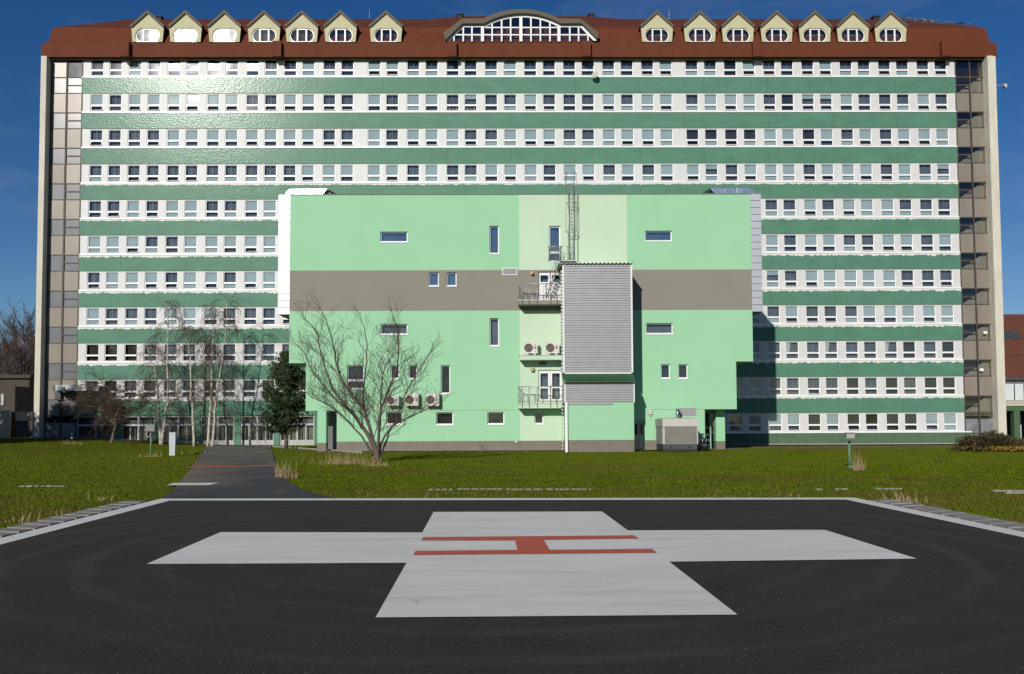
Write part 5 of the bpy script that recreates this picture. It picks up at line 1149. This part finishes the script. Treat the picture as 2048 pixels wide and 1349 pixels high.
# pine in front of the annex corner
def needle_tree(name, label, base, h_, rad, seed, m, low=.12, n_wh=16, dens=1.0, grp=None, crooked=0.0, nl=.17):
    rr = random.Random(seed); o = thing(name, label, 'tree', base, grp); tr, cr = MB(), MB(); B = Vector(base)
    ax = [B+Vector((crooked*math.sin(t*5+seed), crooked*math.cos(t*4), h_*t)) for t in [i/10 for i in range(11)]]; ax[0].z -= .1
    tr.tube(ax, [h_*.02*(1-.9*i/10)+.015 for i in range(11)], 'bark_grey', 7)
    for w_ in range(n_wh):
        t = low+(1-low)*w_/n_wh; c = ax[min(9, int(t*10))].lerp(ax[min(10, int(t*10)+1)], t*10-int(t*10))
        L_ = rad*(1-((t-low)/(1-low))**1.5*.85)*(.75 if t < low+.08 else 1)
        for k in range(6):
            a = rr.uniform(0, 2*math.pi); ln = L_*rr.uniform(.55, 1.15); d = Vector((math.cos(a), math.sin(a), rr.uniform(.0, .45))).normalized(); pts_ = [c]; q = c.copy()
            for s_ in range(5): d = (d+Vector((rr.gauss(0, .1), rr.gauss(0, .1), .05))).normalized(); q = q+d*ln/5; pts_.append(q.copy())
            tr.tube(pts_, [.035*(1-.16*i) for i in range(6)], 'bark_grey', 4, cap=False)
            for s_ in range(1, 6):
                for _ in range(int(6*dens)):
                    e = pts_[s_]+Vector((rr.gauss(0, .20), rr.gauss(0, .20), rr.gauss(.05, .14)))*min(1, rad/1.6)
                    for _n in range(9):
                        v_ = Vector((rr.gauss(0, 1), rr.gauss(0, 1), rr.gauss(.5, .9))).normalized(); s__ = v_.cross(Vector((rr.gauss(0, 1), rr.gauss(0, 1), rr.gauss(0, 1)))).normalized()*nl*.16; x_ = nl*rr.uniform(.7, 1.4)
                        cr.poly([e-s__, e+s__, e+v_*x_], m)
    part(tr, 'trunk', o); part(cr, 'crown', o); return o
b = at(575, 890, 71.5); b.z = g(b.x, b.y)
needle_tree('pine_tree', 'dark bushy pine at the left corner of the annex', b, at(575, 707, 71.5).z-b.z, 3.0, 5, 'needles', .17, 15, 1.6, crooked=.16, nl=.21)
# evergreens standing left of the picture, whose shade falls on the corner of the block
for k, (x_, y_, hh) in enumerate(((-50.0, 63, 11.4), (-46.3, 66, 10.6), (-43.0, 69.5, 9.3), (-41.6, 66.5, 10.4), (-53, 70, 11), (-60, 74, 13), (-63.5, 76, 13))):
    needle_tree('spruce_tree', 'dark spruce in the row left of the lawn', (x_, y_, g(x_, y_)), hh, 2.6, 40+k, 'far_needles', .06, 22, 1.2, 'spruces left of the lawn', nl=.4)
# bare trees behind the low building
def far_tree(px, py, ptop, Y, seed, label, w_=1.0):
    b = at(px, py, Y); b.z = g(b.x, min(Y, 90)); h_ = at(px, ptop, Y).z-b.z; rr = random.Random(seed); o = thing('bare_tree', label, 'tree', b, 'bare trees behind the low building'); tr, tw = MB(), MB()
    tr.tube([b, b+Vector((.1, 0, h_*.5)), b+Vector((0, 0, h_*.93))], [.28, .18, .03], 'bark_grey', 6)
    for i in range(34):
        t = rr.uniform(.18, .93); a = rr.uniform(0, 6.28); spray(tw, b+Vector((.05, 0, h_*t)), Vector((math.cos(a)*w_, math.sin(a)*w_, 1.1)), h_*rr.uniform(.22, .36)*(1.15-.5*t), .07, 3, rr, 'twig', .3, 4, .5, 0, 5, .013)
    part(tr, 'trunk', o); part(tw, 'crown', o)
far_tree(44, 860, 652, 118, 51, 'tallest bare tree behind the low building, against the sky')
far_tree(12, 860, 690, 126, 52, 'lower bare tree at far left edge above the flat roof', 1.2); far_tree(66, 860, 665, 128, 53, 'bare tree half hidden by the tall block behind low building'); far_tree(-22, 860, 700, 112, 54, 'bare tree at the very left edge of the view', 1.2)
# low hills of bare wood behind them
# juniper mound on the right
b = gp(1990, 903); rr = random.Random(61); o = thing('juniper_bush', 'wide low juniper mound with russet and green sprays before the right corner', 'bush', b); cr, yl = MB(), MB()
cx0 = at(1927, 890, b.y).x; cx1 = at(2075, 890, b.y).x; hx = (cx1-cx0)/2; mx_ = (cx0+cx1)/2; hz = at(1985, 868, b.y).z-b.z
for i in range(5200):
    a = rr.uniform(0, 2*math.pi); e_ = math.acos(rr.uniform(0, 1)); q = Vector((math.cos(a)*math.sin(e_), math.sin(a)*math.sin(e_), math.cos(e_))); s_ = rr.uniform(.72, 1.05)+.10*math.sin(q.x*9+1)+.08*math.sin(q.y*7+q.x*4)
    pt_ = Vector((mx_+q.x*hx*s_, b.y+.9+q.y*1.7*s_, b.z-.05+max(0, q.z)*hz*s_*(1-.25*max(0, q.x)))); v_ = (Vector((q.x, q.y, .35))+Vector((rr.gauss(0, .5), rr.gauss(0, .5), rr.gauss(.2, .35)))).normalized()
    w_ = v_.cross(Vector((rr.gauss(0, 1), rr.gauss(0, 1), rr.gauss(0, 1)))).normalized()
    for k in range(3):
        vv = (v_+Vector((rr.gauss(0, .3), rr.gauss(0, .3), rr.gauss(0, .3)))).normalized(); ln = rr.uniform(.10, .26); cr.poly([pt_-w_*.028, pt_+w_*.028, pt_+vv*ln], 'juniper')
for i in range(420):
    a = rr.uniform(-math.pi, 0); pt_ = Vector((mx_+math.cos(a)*hx*rr.uniform(.7, 1.08)+rr.gauss(0, .2), b.y+.9+math.sin(a)*1.95*rr.uniform(.95, 1.1), b.z+rr.uniform(.02, .28)))
    if pt_.x < mx_-hx*.45 and rr.random() < .7: continue
    v_ = Vector((rr.gauss(0, .5), -.4, 1)).normalized(); w_ = Vector((rr.uniform(-1, 1), 0, rr.uniform(-.4, .4))).normalized(); yl.poly([pt_, pt_+v_*.06+w_*.035, pt_+v_*.13, pt_+v_*.06-w_*.035], 'yellow_leaf')
part(cr, 'foliage', o); part(yl, 'yellow_leaves', o)
# tall dry grass tufts
def tuft(px, py, hpx, n, wpx, label, seed, lean=.25, kind=None):
    n = int(n*.30); b = gp(px, py); k = b.y/F; rr = random.Random(seed); mb = MB()
    for i in range(n):
        p = Vector((b.x+rr.gauss(0, wpx*k*.45), b.y+rr.gauss(0, wpx*k*.4), 0)); p.z = g(p.x, p.y)-.02; h_ = hpx*k*min(1.15, .25+rr.expovariate(3.2)); d = Vector((rr.gauss(0, lean), rr.gauss(0, lean), 1)).normalized(); w_ = .008
        q = p+d*h_*.6; e = q+(d+Vector((rr.gauss(0, .35), rr.gauss(0, .35), -.1)))*h_*.4
        mb.poly([(p.x-w_, p.y, p.z), (p.x+w_, p.y, p.z), (q.x+w_*.8, q.y, q.z), (q.x-w_*.8, q.y, q.z)], 'dry_grass'); mb.poly([(q.x-w_*.8, q.y, q.z), (q.x+w_*.8, q.y, q.z), tuple(e)], 'dry_grass')
    solo(mb, 'dry_grass' if kind else 'grass_tuft', label, 'grass tuft', None if kind else 'dry grass tufts', kind=kind)
tuft(573, 956, 40, 420, 22, 'tall straw coloured tuft at the right edge of the path', 71); tuft(690, 928, 34, 520, 60, 'wide pale dry clump left of the many stemmed tree foot', 72, .35); tuft(752, 932, 20, 260, 40, 'dry grass round the foot of the big bare tree', 73, .4)
tuft(1717, 941, 46, 190, 14, 'tall dry stalks beside the floodlight post', 74, .22); tuft(1805, 1004, 30, 150, 40, 'dry tuft at the right slanted edge of the pad', 75, .35); tuft(400, 908, 14, 200, 40, 'short dry tuft at the left path edge', 76, .4); tuft(300, 914, 16, 200, 34, 'dry grass at the foot of the cable post', 77, .4)
tuft(146, 889, 12, 160, 24, 'dry grass round the black bollard', 78, .4); tuft(860, 992, 10, 90, 160, 'thin dry grass along the far pad edge before the tree', 79, .4, 'stuff'); tuft(1470, 990, 10, 110, 190, 'thin dry grass along the far pad edge on the right', 80, .4, 'stuff'); tuft(58, 1042, 24, 60, 60, 'few dry stalks above the left drain slabs', 81, .3, 'stuff'); tuft(190, 1000, 24, 40, 40, 'few dry stalks midway along the left drain slabs', 82, .3, 'stuff')
# ------------------------------------------------------------------ lawn grass
nr = np.random.default_rng(4); N = 760000
Yg = 13.5+ (nr.random(N)**1.9)*71; Xg = (nr.random(N)*2-1)*(Yg*.61+7)
keep = np.ones(N, bool)
padY = cl.y
def xs_at(a, b, y): return a.x+(b.x-a.x)*(y-a.y)/(b.y-a.y)
lx_ = np.array([xs_at(cl, ll, y) for y in (0, 30)]); rx_ = np.array([xs_at(cr_, rl_, y) for y in (0, 30)])
XL = lx_[0]+(lx_[1]-lx_[0])*Yg/30; XR = rx_[0]+(rx_[1]-rx_[0])*Yg/30; yfar = cl.y+(cr_.y-cl.y)*(Xg-cl.x)/(cr_.x-cl.x)
keep &= ~((Yg < yfar+.05) & (Xg > XL-.55) & (Xg < XR+.55))
py_ = np.array([(p[0].y+p[1].y)/2 for p in PATH]); pl_ = np.array([p[0].x for p in PATH]); pr_ = np.array([p[1].x for p in PATH])
wobx = .16*np.sin(Yg*3.1)+.1*np.sin(Yg*7.7)
keep &= ~((Yg < py_[-1]+.5) & (Xg > np.interp(Yg, py_, pl_)+.05+wobx) & (Xg < np.interp(Yg, py_, pr_)-.05+wobx))
rp_ = [gp(*q) for q in up]; rq_ = [gp(*q) for q in lo]
ra = np.interp(Xg, [p.x for p in rp_], [p.y for p in rp_]); rb = np.interp(Xg, [p.x for p in rq_], [p.y for p in rq_])
keep &= ~((Xg < rp_[-1].x) & (Yg > rb-.1) & (Yg < ra+.1))
keep &= ~((Yg > D-VA-eG-.6) & (Xg > -13.2) & (Xg < 15)) | (Yg < D-VA-.9) & ~((Xg > 8.6) & (Xg < 13.5))
keep &= ~((Xg > -14) & (Xg < 16) & (Yg > D-VA-.8)); keep &= ~((Xg > 12) & (Yg > D-1.7)); keep &= Yg < 83.5
Xg, Yg = Xg[keep], Yg[keep]
dirtm = (Yg > 66.5+1.5*np.sin(Xg*.5)) & (Xg > 15) & (nr.random(len(Xg)) < .8); Xg, Yg = Xg[~dirtm], Yg[~dirtm]; n = len(Xg)
smv = lambda t: np.clip(t, 0, 1)**2*(3-2*np.clip(t, 0, 1))
Zg = -0.40*smv((Yg-21)/41) + 0.75*smv((-Xg-24)/16)*smv((Yg-45)/36) - 0.2*smv((Yg-67)/12)*smv((Xg-13)/6) - .035
h_ = (.014+.024*nr.random(n))*(1+Yg/80); ww = .006+.00020*Yg; an = nr.random(n)*np.pi; lx2, ly2 = nr.normal(0, .45, n)*h_, nr.normal(0, .45, n)*h_
V = np.empty((n, 3, 3)); V[:, 0] = np.stack([Xg-ww*np.cos(an), Yg-ww*np.sin(an), Zg], 1); V[:, 1] = np.stack([Xg+ww*np.cos(an), Yg+ww*np.sin(an), Zg], 1); V[:, 2] = np.stack([Xg+lx2, Yg+ly2, Zg+h_], 1)
me = bpy.data.meshes.new('grass'); me.vertices.add(n*3); me.vertices.foreach_set('co', V.reshape(-1)); me.loops.add(n*3); me.loops.foreach_set('vertex_index', np.arange(n*3, dtype=np.int32)); me.polygons.add(n); me.polygons.foreach_set('loop_start', np.arange(0, n*3, 3, dtype=np.int32)); me.update(); me.validate()
me.materials.append(M['blade']); go = bpy.data.objects.new('grass', me); COL.objects.link(go); tag(go, 'short green lawn grass with brownish patches', 'grass', kind='stuff')
